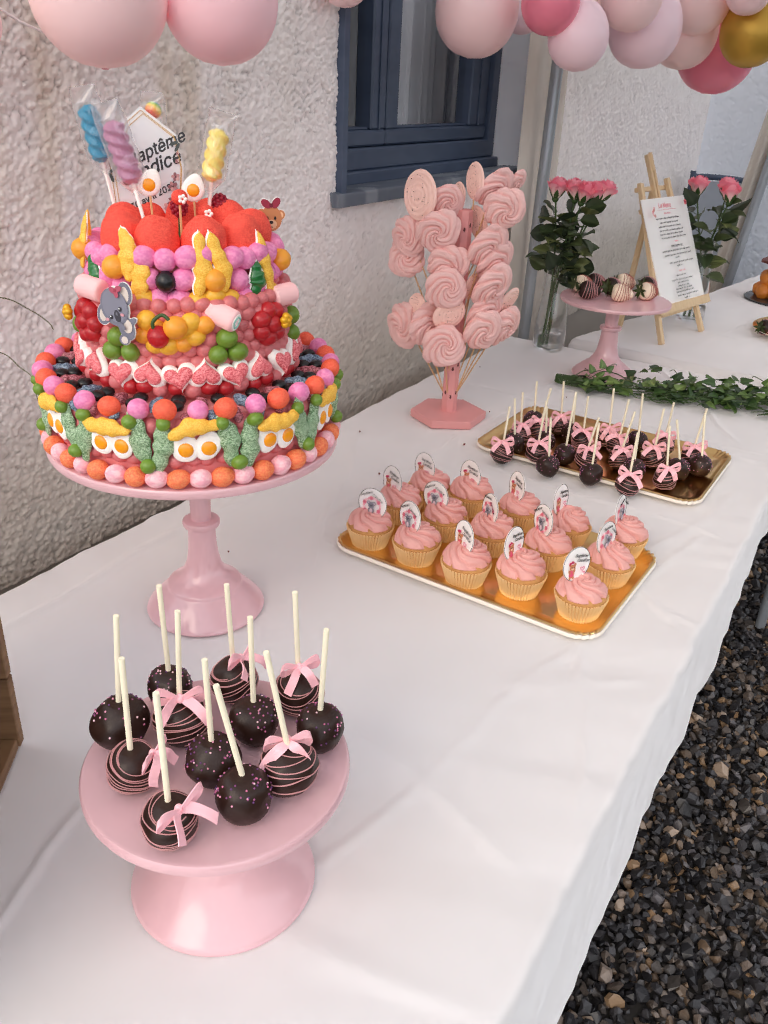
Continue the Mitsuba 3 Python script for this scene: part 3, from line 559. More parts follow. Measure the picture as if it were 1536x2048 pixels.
# ---------------------------------------------------------------- swirls: cupcakes and meringues
def rosette(arms, twist, seed, H, depth, nr=52, nt=110, under=.25, ruffle=.05):
    """piped swirl of radius 1 in the xy plane, rising along z"""
    t = np.linspace(0, 1, nr); th = np.arange(nt) * 2 * PI / nt
    r = np.where(t < .84, (t / .84) ** .85 * .96, .96 + .04 * np.sin((t - .84) / .16 * PI)); r = np.where(t > .92, .96 + .04 * 1 - (t - .92) / .08 * .22, r)
    zt = np.where(t < .84, H * (1 - (t / .84) ** 2.6) ** .6 * (1 - .0 * t), 0); zt = np.where(t >= .84, -(t - .84) / .16 * under, zt) + under
    Rr, Th = np.meshgrid(r, th, indexing='ij'); Z = np.broadcast_to(zt[:, None], Rr.shape).copy(); tt = np.broadcast_to(t[:, None], Rr.shape)
    wob = .55 * (meshkit.fbm(np.stack([Rr * np.cos(Th) * 1.6, Rr * np.sin(Th) * 1.6, Rr * 0 + seed], -1), 2) - .5) * 2
    ox, oy = .16 * math.cos(seed * 2.1), .16 * math.sin(seed * 2.1); dx_, dy_ = Rr * np.cos(Th) - ox * (1 - Rr), Rr * np.sin(Th) - oy * (1 - Rr); R0, T0 = np.hypot(dx_, dy_), np.arctan2(dy_, dx_)
    ph = arms * (T0 / (2 * PI)) + twist * np.clip(R0, 0, 1.05) ** .8 + wob * .8
    fr = ph - np.floor(ph); big = np.array([1.25, .8, 1.05, .7, 1.0])[(np.floor(ph).astype(int) % arms) % 5]; rid = np.sin(PI * fr ** .8) ** .62 * big * .84 + .16 * np.abs(np.sin(2 * PI * fr))
    am = depth * np.clip(Rr / .25, .25, 1) * (1 - .3 * (tt > .9))
    sl = np.clip((tt - .3) / .55, 0, 1)
    R2 = Rr * (1 + ruffle * (rid - .5) * np.clip(Rr * 1.4 - .3, 0, 1)) + am * (rid - .6) * sl * .5
    Z = Z + am * (rid - .6) * (1 - .45 * sl)
    return grid(np.stack([R2 * np.cos(Th), R2 * np.sin(Th), Z], -1).transpose(1, 0, 2), cu=True)
CREAM = [ply(rosette(6 + k % 2, -3.6 - .3 * k, k + 2, .56, .185, nr=50, nt=120, ruffle=.12), 'buttercream', smooth=True) for k in range(4)]
def liner():
    n = 44 * 4; a = np.arange(n) * 2 * PI / n; fl = np.abs(((np.arange(n) / 4) % 1) - .5) * 4 - 1
    L = []
    for t in np.linspace(0, 1, 8):
        r = .0258 + (.0350 - .0258) * t; L.append(np.stack([np.cos(a) * (r + (.0011 + .0009 * t) * fl), np.sin(a) * (r + (.0011 + .0009 * t) * fl), t * .0315 + .0011 * fl * (t == 1)], 1))
    return cat(grid(np.stack(L), cv=True), grid(np.stack([L[0], L[0] * 0]), cv=True))
LINER = ply(liner(), 'liner_paper', smooth=20)
sp = lathe([(.0, .004), (.0248, .004), (.0326, .027), (.0340, .0300), (.0338, .0335), (.031, .037), (.025, .0395), (.015, .041), (0, .041)], 48); SPONGE = ply(lump(sp, .05, 2.2, 3), 'sponge', smooth=60)
def topper(bear):
    a = Art(.0004); b = Art(.0004)
    card = trimesh.creation.extrude_polygon(Point(0, 0).buffer(.0208, quad_segs=14), .0007, engine='earcut').apply_translation((0, 0, -.0004))
    a.z = .0003; a.ring(.0208, .0208, .0006, (60, 55, 58))
    if bear:
        br, lt, pk = (196, 128, 92), (232, 196, 168), (214, 84, 120)
        a.ell(-.0070, -.0105, .0042, .0052, 0, pk); a.ell(-.0105, -.0085, .0013, .0034, 25, br); a.ell(-.0036, -.0085, .0013, .0034, -25, br); a.ell(-.0092, -.0155, .0016, .0020, 0, br); a.ell(-.0048, -.0155, .0016, .0020, 0, br)
        a.ell(-.0107, .0005, .0017, .0017, 0, br); a.ell(-.0033, .0005, .0017, .0017, 0, br); a.ell(-.0070, -.0030, .0044, .0040, 0, br); a.ell(-.0070, -.0044, .0022, .0016, 0, lt); a.ell(-.0070, -.0036, .0007, .0005, 0, (50, 30, 30))
        a.ell(-.0087, -.0024, .0005, .0007, 0, (40, 25, 25)); a.ell(-.0053, -.0024, .0005, .0007, 0, (40, 25, 25)); a.ell(-.0115, .0028, .0022, .0014, 35, (190, 40, 90)); a.ell(-.0080, .0040, .0022, .0014, -15, (190, 40, 90))
        a.text('Baptême', -.0060, .0098, .0036, -8, shear=.3, bold=False); a.text('Candice', -.0026, .0038, .0036, -8, shear=.3, bold=False); a.heart(.0075, -.0060, .0036, (220, 120, 150), .22); a.heart(.0105, -.0110, .0018, (220, 120, 150), .3)
    else:
        for k in range(18):
            q = k * 2 * PI / 18; a.ell(.0118 * math.cos(q), -.0035 + .0108 * math.sin(q), .0015 + .0006 * (k % 3), None, 0, [(236, 160, 176), (246, 200, 206), (214, 110, 130)][k % 3], 12)
        gy, lg = (128, 128, 140), (214, 196, 204)
        a.ell(0, -.0085, .0042, .0046, 0, gy); a.ell(0, -.0088, .0024, .0030, 0, lg); a.ell(-.0042, .0015, .0026, .0024, 0, gy); a.ell(.0042, .0015, .0026, .0024, 0, gy); a.ell(-.0042, .0015, .0014, .0013, 0, lg); a.ell(.0042, .0015, .0014, .0013, 0, lg)
        a.ell(0, -.0012, .0045, .0040, 0, gy); a.ell(0, -.0018, .0010, .0015, 0, (50, 48, 55)); a.ell(-.0019, -.0006, .0005, .0007, 0, (40, 38, 44)); a.ell(.0019, -.0006, .0005, .0007, 0, (40, 38, 44))
        a.text('Baptême', -.0160, .0078, .0032, 24, shear=.3, bold=False); a.text('Candice', .0004, .0122, .0032, -24, shear=.3, bold=False)
    return card, a.out()
TOP = {b: (ply(c, 'card', smooth=False), ply(m, 'print', smooth=False, color=col)) for b in (0, 1) for c, (m, col) in [topper(b)]}
CUPS = [(0.9732, 0.5954, 0.0012, -0.0019, 0.069, 0.0207), (0.9715, 0.5136, -0.0053, 0.01, 0.0711, 0.0151), (0.9611, 0.4267, -0.0022, 0.005, 0.0712, 0.0129), (0.9814, 0.3511, -0.0052, 0.0144, 0.0755, 0.012), (0.977, 0.2615, -0.0034, 0.0126, 0.076, 0.0159), (1.0716, 0.6005, -0.007, 0.0124, 0.0674, 0.0146), (1.0649, 0.5161, -0.0071, 0.0146, 0.0668, 0.0188), (1.0641, 0.4356, -0.0021, 0.0052, 0.0701, 0.0114), (1.0757, 0.3485, -0.0037, 0.0115, 0.0721, 0.0134), (1.0843, 0.2577, -0.0026, 0.0111, 0.0691, 0.0114), (1.1485, 0.5909, -0.004, 0.0078, 0.0665, 0.0163), (1.1637, 0.5199, -0.0015, 0.0034, 0.0673, 0.0161), (1.1621, 0.4318, -0.003, 0.008, 0.0711, 0.012), (1.1559, 0.3488, -0.0049, 0.0164, 0.0736, 0.0099), (1.1754, 0.2665, -0.0026, 0.0113, 0.0726, 0.0062)]
CB = [0, 0, 1, 1, 1, 1, 0, 0, 0, 0, 1, 1, 1, 1, 0]
CT = [0, -4, 2, -2, 4, -3, -6, 16, -14, 22, -6, -6, -3, 3, 12]      # sideways lean of the topper, degrees
rows = ['front row', 'middle row', 'back row']; cols = ['leftmost in the', 'second from left in the', 'third from left in the', 'fourth from left in the', 'rightmost in the']
for i, (x, y, dx, dy, dz, hw) in enumerate(CUPS):
    rr_, cc_ = i // 5, i % 5
    t = thing('cupcake', f"pink frosted cupcake with {'bear' if CB[i] else 'koala'} topper, {cols[cc_]} {rows[rr_]}", 'cupcake')
    M = at((x, y, TZ + .0018), i * 1.3)
    add(t + '__paper_liner', LINER, None, M=M); add(t + '__sponge', SPONGE, None, M=M)
    add(t + '__frosting', CREAM[i % 4], None, M=T().translate([x, y, TZ + .0018 + .0315]).rotate([0, 0, 1], i * 77).scale([.0318 + .0014 * ((i * 7) % 3 - 1), .0322, .0320 + .002 * ((i * 5) % 4 - 1.5)]))
    p = A3(x + dx, y + dy, TZ + dz - .001); ca = unit(A3(*(CAM - p)[:2], 0)); yaw = math.acos(min(1, hw / .0240)) * (-1 if cc_ < 3 else 1) * (1 if i not in (8,) else -1)
    c_, s_ = math.cos(yaw), math.sin(yaw); n = A3(ca[0] * c_ - ca[1] * s_, ca[0] * s_ + ca[1] * c_, .12); n = unit(n); xx, yy, zz = basis_z(n)
    a = math.radians(CT[i]); x2, y2 = xx * math.cos(a) - yy * math.sin(a), xx * math.sin(a) + yy * math.cos(a)
    F = frame(p + zz * .0006 + A3(0, 0, .0015), x2, y2, zz, 1.17); tk = add(t + '__topper', TOP[CB[i]][0], None, M=F, label='round printed card topper'); add(tk + '__print', TOP[CB[i]][1], None, M=F)
MR = [ply(rosette(6 + k % 2, -3.5 - .35 * k, 20 + k, .40, .215, nr=50, nt=120, under=.22, ruffle=.17), 'meringue', smooth=True) for k in range(4)]
def flatswirl(seed):
    n = 44; r = np.linspace(0, 1, 40); th = np.arange(96) * 2 * PI / 96; R, Th = np.meshgrid(r, th, indexing='ij')
    ph = Th / (2 * PI) + R * 4.6; z = .16 * (1 - R ** 4) ** .5 + .018 * np.sin(2 * PI * ph) * np.clip(R * 4, 0, 1) * (R < .97); R2 = R * (1 + .02 * np.sin(Th * 2 + seed))
    bz = -.12 * (1 - R[::-1] ** 3) ** .5
    V = np.concatenate([np.stack([R2 * np.cos(Th) * .9, R2 * np.sin(Th), z], -1), np.stack([R2[::-1] * np.cos(Th) * .9, R2[::-1] * np.sin(Th), bz], -1)[1:]])
    return grid(V, cv=True)
FS = [ply(flatswirl(k), 'meringue_pale', smooth=True) for k in range(2)]
def specks(seed, zf):
    r = np.random.default_rng(seed); ms = []
    for k in range(26):
        a, d = r.uniform(0, 2 * PI), math.sqrt(r.uniform(0, .75)); ms.append(ico(.021 * r.uniform(.6, 1.2), 1).apply_translation((d * math.cos(a) * .9, d * math.sin(a), zf(d))))
    return cat(*ms)
SPK = ply(specks(3, lambda d: .16 * (1 - d ** 4) ** .5 + .004), 'seed', smooth=True)
HX = A3(1.5367, .7582)
st = thing('meringue_stand', 'pink wooden stand with hexagonal foot holding meringues on skewers', 'stand')
hexo = lambda r, k: [(r * math.cos(math.radians(3 + 60 * j)), r * math.sin(math.radians(3 + 60 * j))) for j in range(6)]
hv = [(*q, z) for r, z in ((.0795, 0), (.080, .001), (.080, .0145), (.0785, .016)) for q in hexo(r, 0)]
add(st + '__foot', trimesh.convex.convex_hull(np.array(hv)).apply_translation((*HX, TZ)), 'painted_pink', smooth=False)
oc = np.array([(math.cos(math.radians(45 * j + 10)), math.sin(math.radians(45 * j + 10))) for j in range(8)]) * .0165
add(st + '__post', trimesh.convex.convex_hull(np.vstack([np.column_stack([oc * s_, np.full(8, z)]) for s_, z in ((1, .016), (1, .418), (.93, .42))])).apply_translation((*HX, TZ)), 'painted_pink', smooth=False)
for z in (.05, .11, .165, .22, .275, .33, .385):
    for j in range(8):
        a = math.radians(45 * j + 32.5); o = A3(math.cos(a), math.sin(a), 0); e = ico(1, 2); e.apply_scale((.0022, .0012, .0042))
        m = np.eye(4); m[:3, 0], m[:3, 1], m[:3, 2], m[:3, 3] = A3(-o[1], o[0], 0), o, A3(0, 0, 1), A3(*HX, TZ + z + .008 * (j % 2)) + o * .0152
        e.apply_transform(m); add(st + '__slot', e, 'dark_slot', smooth=True)
MER =[ (1.4809,0.8264,1.1834,-0.971,0.233,0.052,0.132,0.341,0.931,0.0448,'F'),(1.5431,0.7452,1.2121,-0.837,0.547,0.004,0.241,0.362,0.901,0.0336,'F'),(1.5574,0.7836,1.183,-0.869,0.495,0.017,0.224,0.361,0.905,0.023,'F'),(1.5642,0.7136,1.2015,-0.29,-0.802,-0.522,0.608,-0.575,0.547,0.0374,'R'),(1.6045,0.6881,1.2133,-0.113,-0.91,-0.399,0.593,-0.384,0.708,0.0214,'R'),(1.5421,0.6799,1.1692,-0.746,-0.62,-0.243,0.485,-0.756,0.44,0.037,'R'),(1.5078,0.7832,1.1734,-0.66,-0.682,-0.315,0.537,-0.721,0.437,0.0312,'R'),(1.4771,0.7785,1.1241,-0.737,-0.613,-0.286,0.533,-0.787,0.312,0.0386,'R'),(1.4909,0.8509,1.1062,-0.965,0.212,-0.154,0.001,0.592,0.806,0.036,'R'),(1.5066,0.8635,1.0623,-0.989,-0.054,0.139,0.12,0.268,0.956,0.0368,'R'),(1.5757,0.7463,1.1325,-0.847,0.498,-0.186,0.133,0.537,0.833,0.0336,'F'),(1.5407,0.7055,1.1007,-0.293,-0.851,-0.436,0.599,-0.519,0.61,0.0418,'R'),(1.5657,0.6994,1.07,-0.207,-0.876,-0.435,0.606,-0.464,0.647,0.04,'R'),(1.4955,0.764,1.0631,-0.707,-0.588,-0.394,0.539,-0.808,0.237,0.0382,'R'),(1.4781,0.7555,1.0204,-0.752,-0.646,-0.132,0.527,-0.709,0.468,0.037,'R'),(1.5476,0.6918,1.0267,-0.268,-0.878,-0.395,0.597,-0.474,0.648,0.0427,'R'),(1.5478,0.7356,1.0173,-0.123,-0.985,-0.124,0.513,-0.17,0.842,0.0262,'F'),(1.608,0.6796,0.9888,-0.149,-0.907,-0.393,0.601,-0.399,0.692,0.0294,'F'),(1.4954,0.754,0.9685,-0.595,-0.773,-0.221,0.558,-0.595,0.579,0.0339,'F'),(1.5013,0.83,0.9642,-0.907,0.408,0.1,0.249,0.33,0.911,0.0321,'F'),(1.5091,0.8578,0.9271,-0.949,0.308,-0.067,0.11,0.523,0.845,0.0436,'R'),(1.4979,0.804,0.9388,-0.3,-0.95,-0.05,0.461,0.034,0.887,0.04,'R'),(1.4809,0.7517,0.9075,-0.787,-0.617,-0.013,0.535,-0.691,0.486,0.0395,'R'),(1.5615,0.7078,0.9761,-0.193,-0.884,-0.425,0.61,-0.448,0.654,0.0424,'R'),(1.5352,0.6956,0.9394,-0.467,-0.85,-0.244,0.561,-0.498,0.661,0.0395,'R'),(1.5954,0.6829,0.9377,-0.201,-0.899,-0.39,0.602,-0.427,0.675,0.0405,'R') ]
MLAB = ['large flat speckled meringue disc at the top left of the meringue stand', 'pale speckled meringue disc seen edge on at the very top of the stand', 'small pale meringue behind the top of the pink post', 'pink meringue rose below the top right tip of the stand', 'small pink meringue edge at the top right corner of the stand',
        'big round pink meringue rose at the upper right of the stand', 'pink meringue rose right of the large speckled disc', 'pale pink meringue rose in front of the post top, under the speckled disc', 'pink meringue rose turned left below the large speckled disc', 'round pink meringue rose at the middle left edge of the stand',
        'narrow pale meringue edge beside the bare skewers near the post top', 'tilted pink meringue rose right of the post, third below the top right', 'tilted pink meringue rose just below the third one on the right', 'wide pink meringue rose at the centre of the stand', 'pink meringue rose just below the centre one',
        'tilted pink meringue rose halfway down the right side of the stand', 'small pale meringue half hidden beside the post, halfway down', 'pointed pale meringue sticking out at the middle right of the stand', 'pale speckled meringue above the lowest front rose', 'pale speckled meringue oval at the lower left of the stand', 'pink meringue rose at the lower left edge of the stand',
        'pink meringue rose seen edge on, left of the lowest front rose', 'speckled pink meringue rose lowest at the front of the stand', 'tilted pink meringue rose above the lowest right one', 'broad pink meringue rose lowest on the right side of the stand', 'narrow pink meringue rose at the lower right edge of the stand']
for i, q in enumerate(MER):
    p, n, mj, R, kd = A3(*q[:3]), unit(q[3:6]), unit(q[6:9]), q[9] * 1.03, q[10]
    t = thing('meringue_pop', MLAB[i], 'meringue')
    y = unit(mj - n * (mj @ n)); x = np.cross(y, n)
    M = frame(p, x, y, n, R)
    if kd == 'R': add(t + '__meringue', MR[i % 4], None, M=frame(p - n * R * .2, x, y, n, R))
    else:
        add(t + '__meringue', FS[i % 2], None, M=M); add(t + '__specks', SPK, None, M=M, kind='stuff')
    pp = A3(*HX, 0); h = p[:2] - HX; d = np.linalg.norm(h) + 1e-6
    zt = max(TZ + .05, p[2] - .10 - d * .9); e = A3(*(HX + h / d * .012), zt)
    add(t + '__skewer', tube([p - n * R * (.1 if kd == 'R' else .0), (p - n * R * .1) * .35 + e * .65, e], .0013, 6), 'bamboo', smooth=True)
# ---------------------------------------------------------------- the sweet cake
CA, TO, RI = A3(.7055, .684, 0), A3(-.718, -.6961, 0), A3(.6961, -.718, 0)
CZ = TZ + .2498
def OF(th, r, z, s=1.0, roll=0, tip=0):
    """frame on the cake's side: x to the right, y up, z outwards; th = 0 faces the front"""
    a = math.radians(th); o = TO * math.cos(a) + RI * math.sin(a); t = -TO * math.sin(a) + RI * math.cos(a); up = A3(0, 0, 1)
    p = CA + o * r + A3(0, 0, z); q = math.radians(tip); o2, up2 = o * math.cos(q) + up * math.sin(q), up * math.cos(q) - o * math.sin(q)
    q = math.radians(roll); x, y = t * math.cos(q) + up2 * math.sin(q), up2 * math.cos(q) - t * math.sin(q)
    return frame(p, x, y, o2, s)
def CP(a, b, z): return CA + TO * a + RI * b + A3(0, 0, z)
ck = thing('candy_cake', 'three tiered cake built of colourful sweets on the tall pink stand', 'cake')
def disc_tier(r, z0, z1): return lathe([(0, z0), (r, z0), (r, z1 - .004), (r - .004, z1), (0, z1)], 80).apply_translation(CA)
add(ck + '__tier', disc_tier(.1510, CZ, 1.069), 'tier_base'); add(ck + '__tier', disc_tier(.105, 1.0685, 1.172), 'tier_base'); add(ck + '__tier', disc_tier(.087, 1.1715, 1.213), 'tier_base')
B4, B3 = ico(1, 3), ico(1, 2)
GB = {m: [ply(lump(B4, .035, 2.2, k), m, smooth=True) for k in range(3)] for m in ('gum_pink', 'gum_coral', 'gum_pale', 'gum_orange')}
JB = {m: [ply(lump(B3, .06, 1.2, k), m, smooth=True) for k in range(3)] for m in ('jelly_salmon', 'jelly_red', 'jelly_green', 'jelly_yellow', 'jelly_orange', 'liquorice')}
rc = np.random.default_rng(5)
def ball(kind, m, th, r, z, s):
    d = (GB if m in GB else JB)[m][rc.integers(3)]
    add(ck + '__' + kind, d, None, M=OF(th, r, z, 1, 0) @ T().rotate([1, .3, .2], float(rc.uniform(0, 360))).scale([s * rc.uniform(.96, 1.03), s * rc.uniform(.96, 1.03), s * rc.uniform(.94, 1.02)]))
for k in range(34): ball('gum_ball', 'gum_pink' if (k % 2) == 0 else 'gum_coral', .8 + k * 360 / 34 + rc.uniform(-.6, .6), .1615 + rc.uniform(-.0012, .0012), 1.0750 + rc.uniform(-.0014, .0014), .0106)
for k in range(80): ball('gum_ball', 'gum_pale' if k % 2 == 0 else 'gum_orange', .7 + k * 360 / 46, .1640, CZ + .0108, .0104 if k % 2 else .0100)
beads = [(th + 2.85 * (row % 2) + rc.uniform(-.7, .7), .1535, z + rc.uniform(-.0013, .0013), .0082 + rc.uniform(-.0008, .0007)) for row, z in enumerate((1.0195, 1.0315, 1.0435, 1.0555)) for th in np.arange(-110, 111, 5.7)]
beads += [(th + 3.7 * (row % 2) + rc.uniform(-.9, .9), .1080, z + rc.uniform(-.0013, .0013), .0080 + rc.uniform(-.0008, .0007)) for row, z in enumerate((1.1085, 1.1200, 1.1315, 1.1430, 1.1545, 1.1660)) for th in np.arange(-108, 109, 7.4)]
beads.sort(key=lambda q: abs(q[0]))
for q in beads[:298]: ball('jelly_bead', 'jelly_salmon', *q)
rest = []
for q in beads[298:]:
    m = ico(q[3], 2); m.apply_transform(np.array(OF(q[0], q[1], q[2]).matrix, float).reshape(4, 4)); rest.append(m)
add(ck + '__more_jelly_beads', cat(*rest), 'jelly_salmon', smooth=True, kind='stuff')
for k in range(44): ball('red_bead', 'jelly_red' if k % 3 else 'jelly_salmon', k * 360 / 44, .1165 + .002 * (k % 2), 1.0805 + .003 * (k % 2), .0078)
# fried egg sweets
t = np.linspace(0, 2 * PI, 37)[:-1]
EGG = [inflate(np.stack([np.cos(t) * (1 + .07 * np.sin(2 * t + k) + .05 * np.sin(3 * t + 2 * k)), np.sin(t) * (1.30 + .08 * np.cos(3 * t + k)) - .06 * np.cos(2 * t + k)], 1), .26, 7, 3) for k in range(3)]
EGG = [ply(m, 'candy_white', smooth=True) for m in EGG]; YOLK = ply(inflate(np.stack([np.cos(t), np.sin(t)], 1), .42, 7, 2.2), 'yolk', smooth=True)
def egg(parent, F, s, k):
    e = add(parent + '__egg_sweet' if parent == ck else parent + '__egg_white', EGG[k % 3], None, M=F @ T().scale(s)); add(e + '__yolk', YOLK, None, M=F @ T().translate([.06 * s, -.12 * s, .20 * s]).scale(s * .60))
def crocm(w, h, L, bend, seed, horizontal=True):
    r = np.random.default_rng(seed); u = np.linspace(0, 1, 40)
    x = (u - .5) * L; y = bend * np.sin(u * PI) + .0012 * np.sin(u * 9 + seed)
    pr = np.clip(np.sin(np.clip(u * 1.04, 0, 1) * PI), 0, 1) ** .28 * (.76 + .24 * np.exp(-((u - .45) / .25) ** 2)); bump = 1 + .10 * np.sin(u * 26 + seed) + .08 * np.sin(u * 13 + seed * 2)
    m = worm(np.stack([x, y, -(x / .16) ** 2 * 0 - x ** 2 / .33 * 1.0], 1) if horizontal else np.stack([y, x, np.zeros(40)], 1), np.maximum(w * pr * bump, .0006), np.maximum(h * pr * (1 + .08 * np.sin(u * 26 + seed)), .0006), 12)
    return m
egpos = []
for k in range(12):
    c = -.0 + k * 30.9
    if k > 6: c -= 371 - 360 + 0.0
    if -125 < ((c + 180) % 360 - 180) < 125:
        c = (c + 180) % 360 - 180; egpos.append(c)
for k, c in enumerate(sorted(egpos)):
    for sg in (-1, 1): egg(ck, OF(c + sg * 4.05, .1630, 1.0365 + rc.uniform(-.001, .001), 1, rc.uniform(-25, 25)), .0132, int(rc.integers(3)))
    F = OF(c, .1700, 1.0570, 1, [4, -3, 5, -2, 12, 6][k % 6], 12)
    add(ck + '__yellow_crocodile_sweet', crocm(.0095, .0062, .057, .003 * (-1) ** k, k), 'sugar_yellow', smooth=True, M=F)
    for sg, dz in ((11.0, .002), (19.0, -.001)):
        F = OF(c + sg, .1640, 1.0405 + dz + rc.uniform(-.002, .002), 1, (12 if sg < 12 else -11) * rc.uniform(.6, 1.3))
        add(ck + '__green_strip_sweet', crocm(.0108, .0066, .066, .001, 60 + k * 2 + int(sg), False), 'sugar_green', smooth=True, M=F)
    for th, z, s in ((c + 9.0, 1.0625, .0068), (c + 20.3, 1.063, .0070), (c + 14.4, 1.0165, .0074)): ball('green_bead', 'jelly_green', th + rc.uniform(-1, 1), .1690, z + rc.uniform(-.001, .002), s)
# radial sweets on the ledge
for k in range(40):
    th = 2 + k * 9; mt = ('sugar_wine', 'liquorice', 'sugar_blue', 'liquorice')[k % 4]; a = math.radians(th)
    o = TO * math.cos(a) + RI * math.sin(a); tg = -TO * math.sin(a) + RI * math.cos(a)
    if mt == 'liquorice':
        for r_ in (.128, .1435): add(ck + '__liquorice_button', JB['liquorice'][k % 3], None, M=frame(CA + o * (r_ + rc.uniform(-.002, .002)) + A3(0, 0, 1.0735), tg * .0078, o * .0085, A3(0, 0, .0055)))
    else: add(ck + '__sour_sweet', crocm(.0062, .0075, .040, .002, 200 + k, False), mt, smooth=True, M=frame(CA + o * .1405 + A3(0, 0, 1.0715), tg, o, (0, 0, 1)))
    add(ck + '__sour_sweet', crocm(.0055, .006, .016, .001, 300 + k, False), 'sugar_wine' if k % 2 else 'sugar_blue', smooth=True, M=OF(th + 4, .1600, 1.0665))
# hearts
hp = np.stack([16 * np.sin(t) ** 3, 13 * np.cos(t) - 5 * np.cos(2 * t) - 2 * np.cos(3 * t) - np.cos(4 * t) + 2], 1) / 16
HW, HR = ply(inflate(hp, .42, 7, 3, .4), 'candy_white', smooth=True), ply(inflate(hp * [.86, .80] + [0, -.04], .30, 7, 3, .2), 'sugar_rose', smooth=True)
hth = [-125, -108, -90, -72, -54.5, -36, -21.1, -6.3, 6.4, 21.5, 36, 53, 70, 88, 106, 124]
for k, th in enumerate(hth):
    F = OF(th, .1155 + .001 * (k % 2), 1.0985 - (.0045 if k % 2 else 0), 1, 180 * ((k + 1) % 2) * 1.0 + rc.uniform(-12, 12), 14 if k % 2 else 8)
    e = add(ck + '__heart_sweet', HW, None, M=F @ T().scale([.0180, .0172, .0225])); add(e + '__red_face', HR, None, M=F @ T().translate([0, -.0002, .0072]).scale([.0172, .0166, .0150]))
# middle tier decoration
for th, z in ((-38.2, 1.1317), (-42.5, 1.1162), (-31.3, 1.1171), (18.4, 1.1336), (13.4, 1.1169), (23.9, 1.1176), (72.5, 1.1371), (76.0, 1.1156), (-92, 1.12)): ball('green_bead', 'jelly_green', th, .1165, z, .0098)
for i, (th, z) in enumerate(((-21.1, 1.1517), (-23.4, 1.1361), (-17.6, 1.127), (-11.1, 1.1277), (-3.6, 1.1291), (2.5, 1.1356), (.8, 1.151), (7.4, 1.1477), (-5.3, 1.1412), (-10.1, 1.141), (-16.5, 1.1440), (-1.5, 1.145))): ball('yellow_bead', 'jelly_orange' if i % 3 == 1 else 'jelly_yellow', th, .1135, z, .0090 if i % 3 else .0102)
for c, zc in ((-62, 1.139), (46, 1.1405)):
    for k in range(8):
        a = k * 2 * PI / 7; rr = 0 if k == 7 else 1
        ball('red_berry_sweet', 'jelly_red', c + rr * 7.6 * math.cos(a), .1165 + .003 * (1 - rr), zc + rr * .0145 * math.sin(a), .0094)
for th, z in ((-70, 1.1455), (50.1, 1.1441)):
    fl = cat(*[ico(.0042, 2).apply_translation((.0045 * math.cos(k * 2 * PI / 5), .0045 * math.sin(k * 2 * PI / 5), 0)) for k in range(5)], ico(.0036, 2).apply_translation((0, 0, .002)))
    e = add(ck + '__gold_flower_sweet', fl, 'candy_gold', smooth=True, M=OF(th, .1315, z, 1, 20))
for th, z, s in ((-14.6, 1.1382, .0112), (-6.6, 1.1480, .0118)): ball('cherry_sweet', 'jelly_red' if th < -10 else 'jelly_orange', th, .1225, z, s)
F = OF(-13.5, .1255, 1.155); add(ck + '__cherry_stalk', tube(spline([(-.004, -.012, 0), (-.006, -.002, .001), (.003, .006, 0), (.010, .002, .001), (.012, -.004, 0)], 20), .0019, 7), 'stem_green', smooth=True, M=F)
mpf = smoothprof([(0, 0), (.0085, 0), (.0112, .0018), (.0116, .006), (.0115, .026), (.0110, .0300), (.0085, .0318), (0, .0318)], 30)
for th, z, ax in ((15.7, 1.1575, (.62, -.30, .66)), (-55, 1.1735, (-.93, .10, .22)), (60, 1.1640, (.90, .05, .40))):
    a = math.radians(th); o = TO * math.cos(a) + RI * math.sin(a); tg = -TO * math.sin(a) + RI * math.cos(a)
    d = unit(tg * ax[0] + A3(0, 0, ax[1]) + o * ax[2]); x, y, zz = basis_z(d); p = CA + o * .112 + A3(0, 0, z) - d * .012
    F = frame(p, x, y, zz); e = add(ck + '__marshmallow_tube', lathe(mpf, 36), 'marsh_pink', smooth=40, M=F)
    add(e + '__white_end', lathe([(0, .0319), (.0090, .0319), (.0088, .0325), (0, .0326)], 32), 'candy_white', smooth=40, M=F)
    add(e + '__teal_swirl', tube([(.0058 * math.cos(q) * (1 + .15 * math.sin(3 * q)), .0058 * math.sin(q), .0325) for q in np.linspace(0, 2 * PI, 40)[:-1]], .0010, 6, closed=True, cap=False), 'marsh_teal', smooth=True, M=F)
# top tier balls
PB = [(-25.0, 1.2095), (-11.8, 1.2085), (1.0, 1.2110), (-21.5, 1.1895), (-1.5, 1.190), (-17.0, 1.1690), (-4.7, 1.1688), (28.3, 1.2088), (38.1, 1.2071), (48.7, 1.2102), (31.8, 1.1866), (36.2, 1.1678), (-57.9, 1.204), (-69.0, 1.2051), (-49.6, 1.2072), (-52.8, 1.1861), (-54.2, 1.1746), (61, 1.2075), (66, 1.187), (-41, 1.178), (45, 1.1775), (-84, 1.206), (-78, 1.185), (84, 1.206), (78, 1.186), (97, 1.207), (110, 1.207), (123, 1.207), (-98, 1.207), (-111, 1.207), (-124, 1.207), (104, 1.187), (118, 1.187), (-105, 1.187), (-118, 1.187), (10.5, 1.213), (57, 1.187)]
for th, z in PB: ball('gum_ball', 'gum_pink', th, .0965, z, .0112)
ball('liquorice_ball', 'liquorice', -11.3, .1030, 1.1888, .0104)
for th, z in ((-41.4, 1.1985), (14.9, 1.190), (71.9, 1.1974), (-79.5, 1.2053)): ball('orange_bead', 'jelly_orange', th, .1055, z, .0112)
for th, z in ((5.8, 1.1692), (14.5, 1.1739), (23.5, 1.1693), (-24.5, 1.1697), (57.6, 1.169), (-33, 1.170)): ball('yellow_bead', 'jelly_yellow', th, .1015, z, .0104)
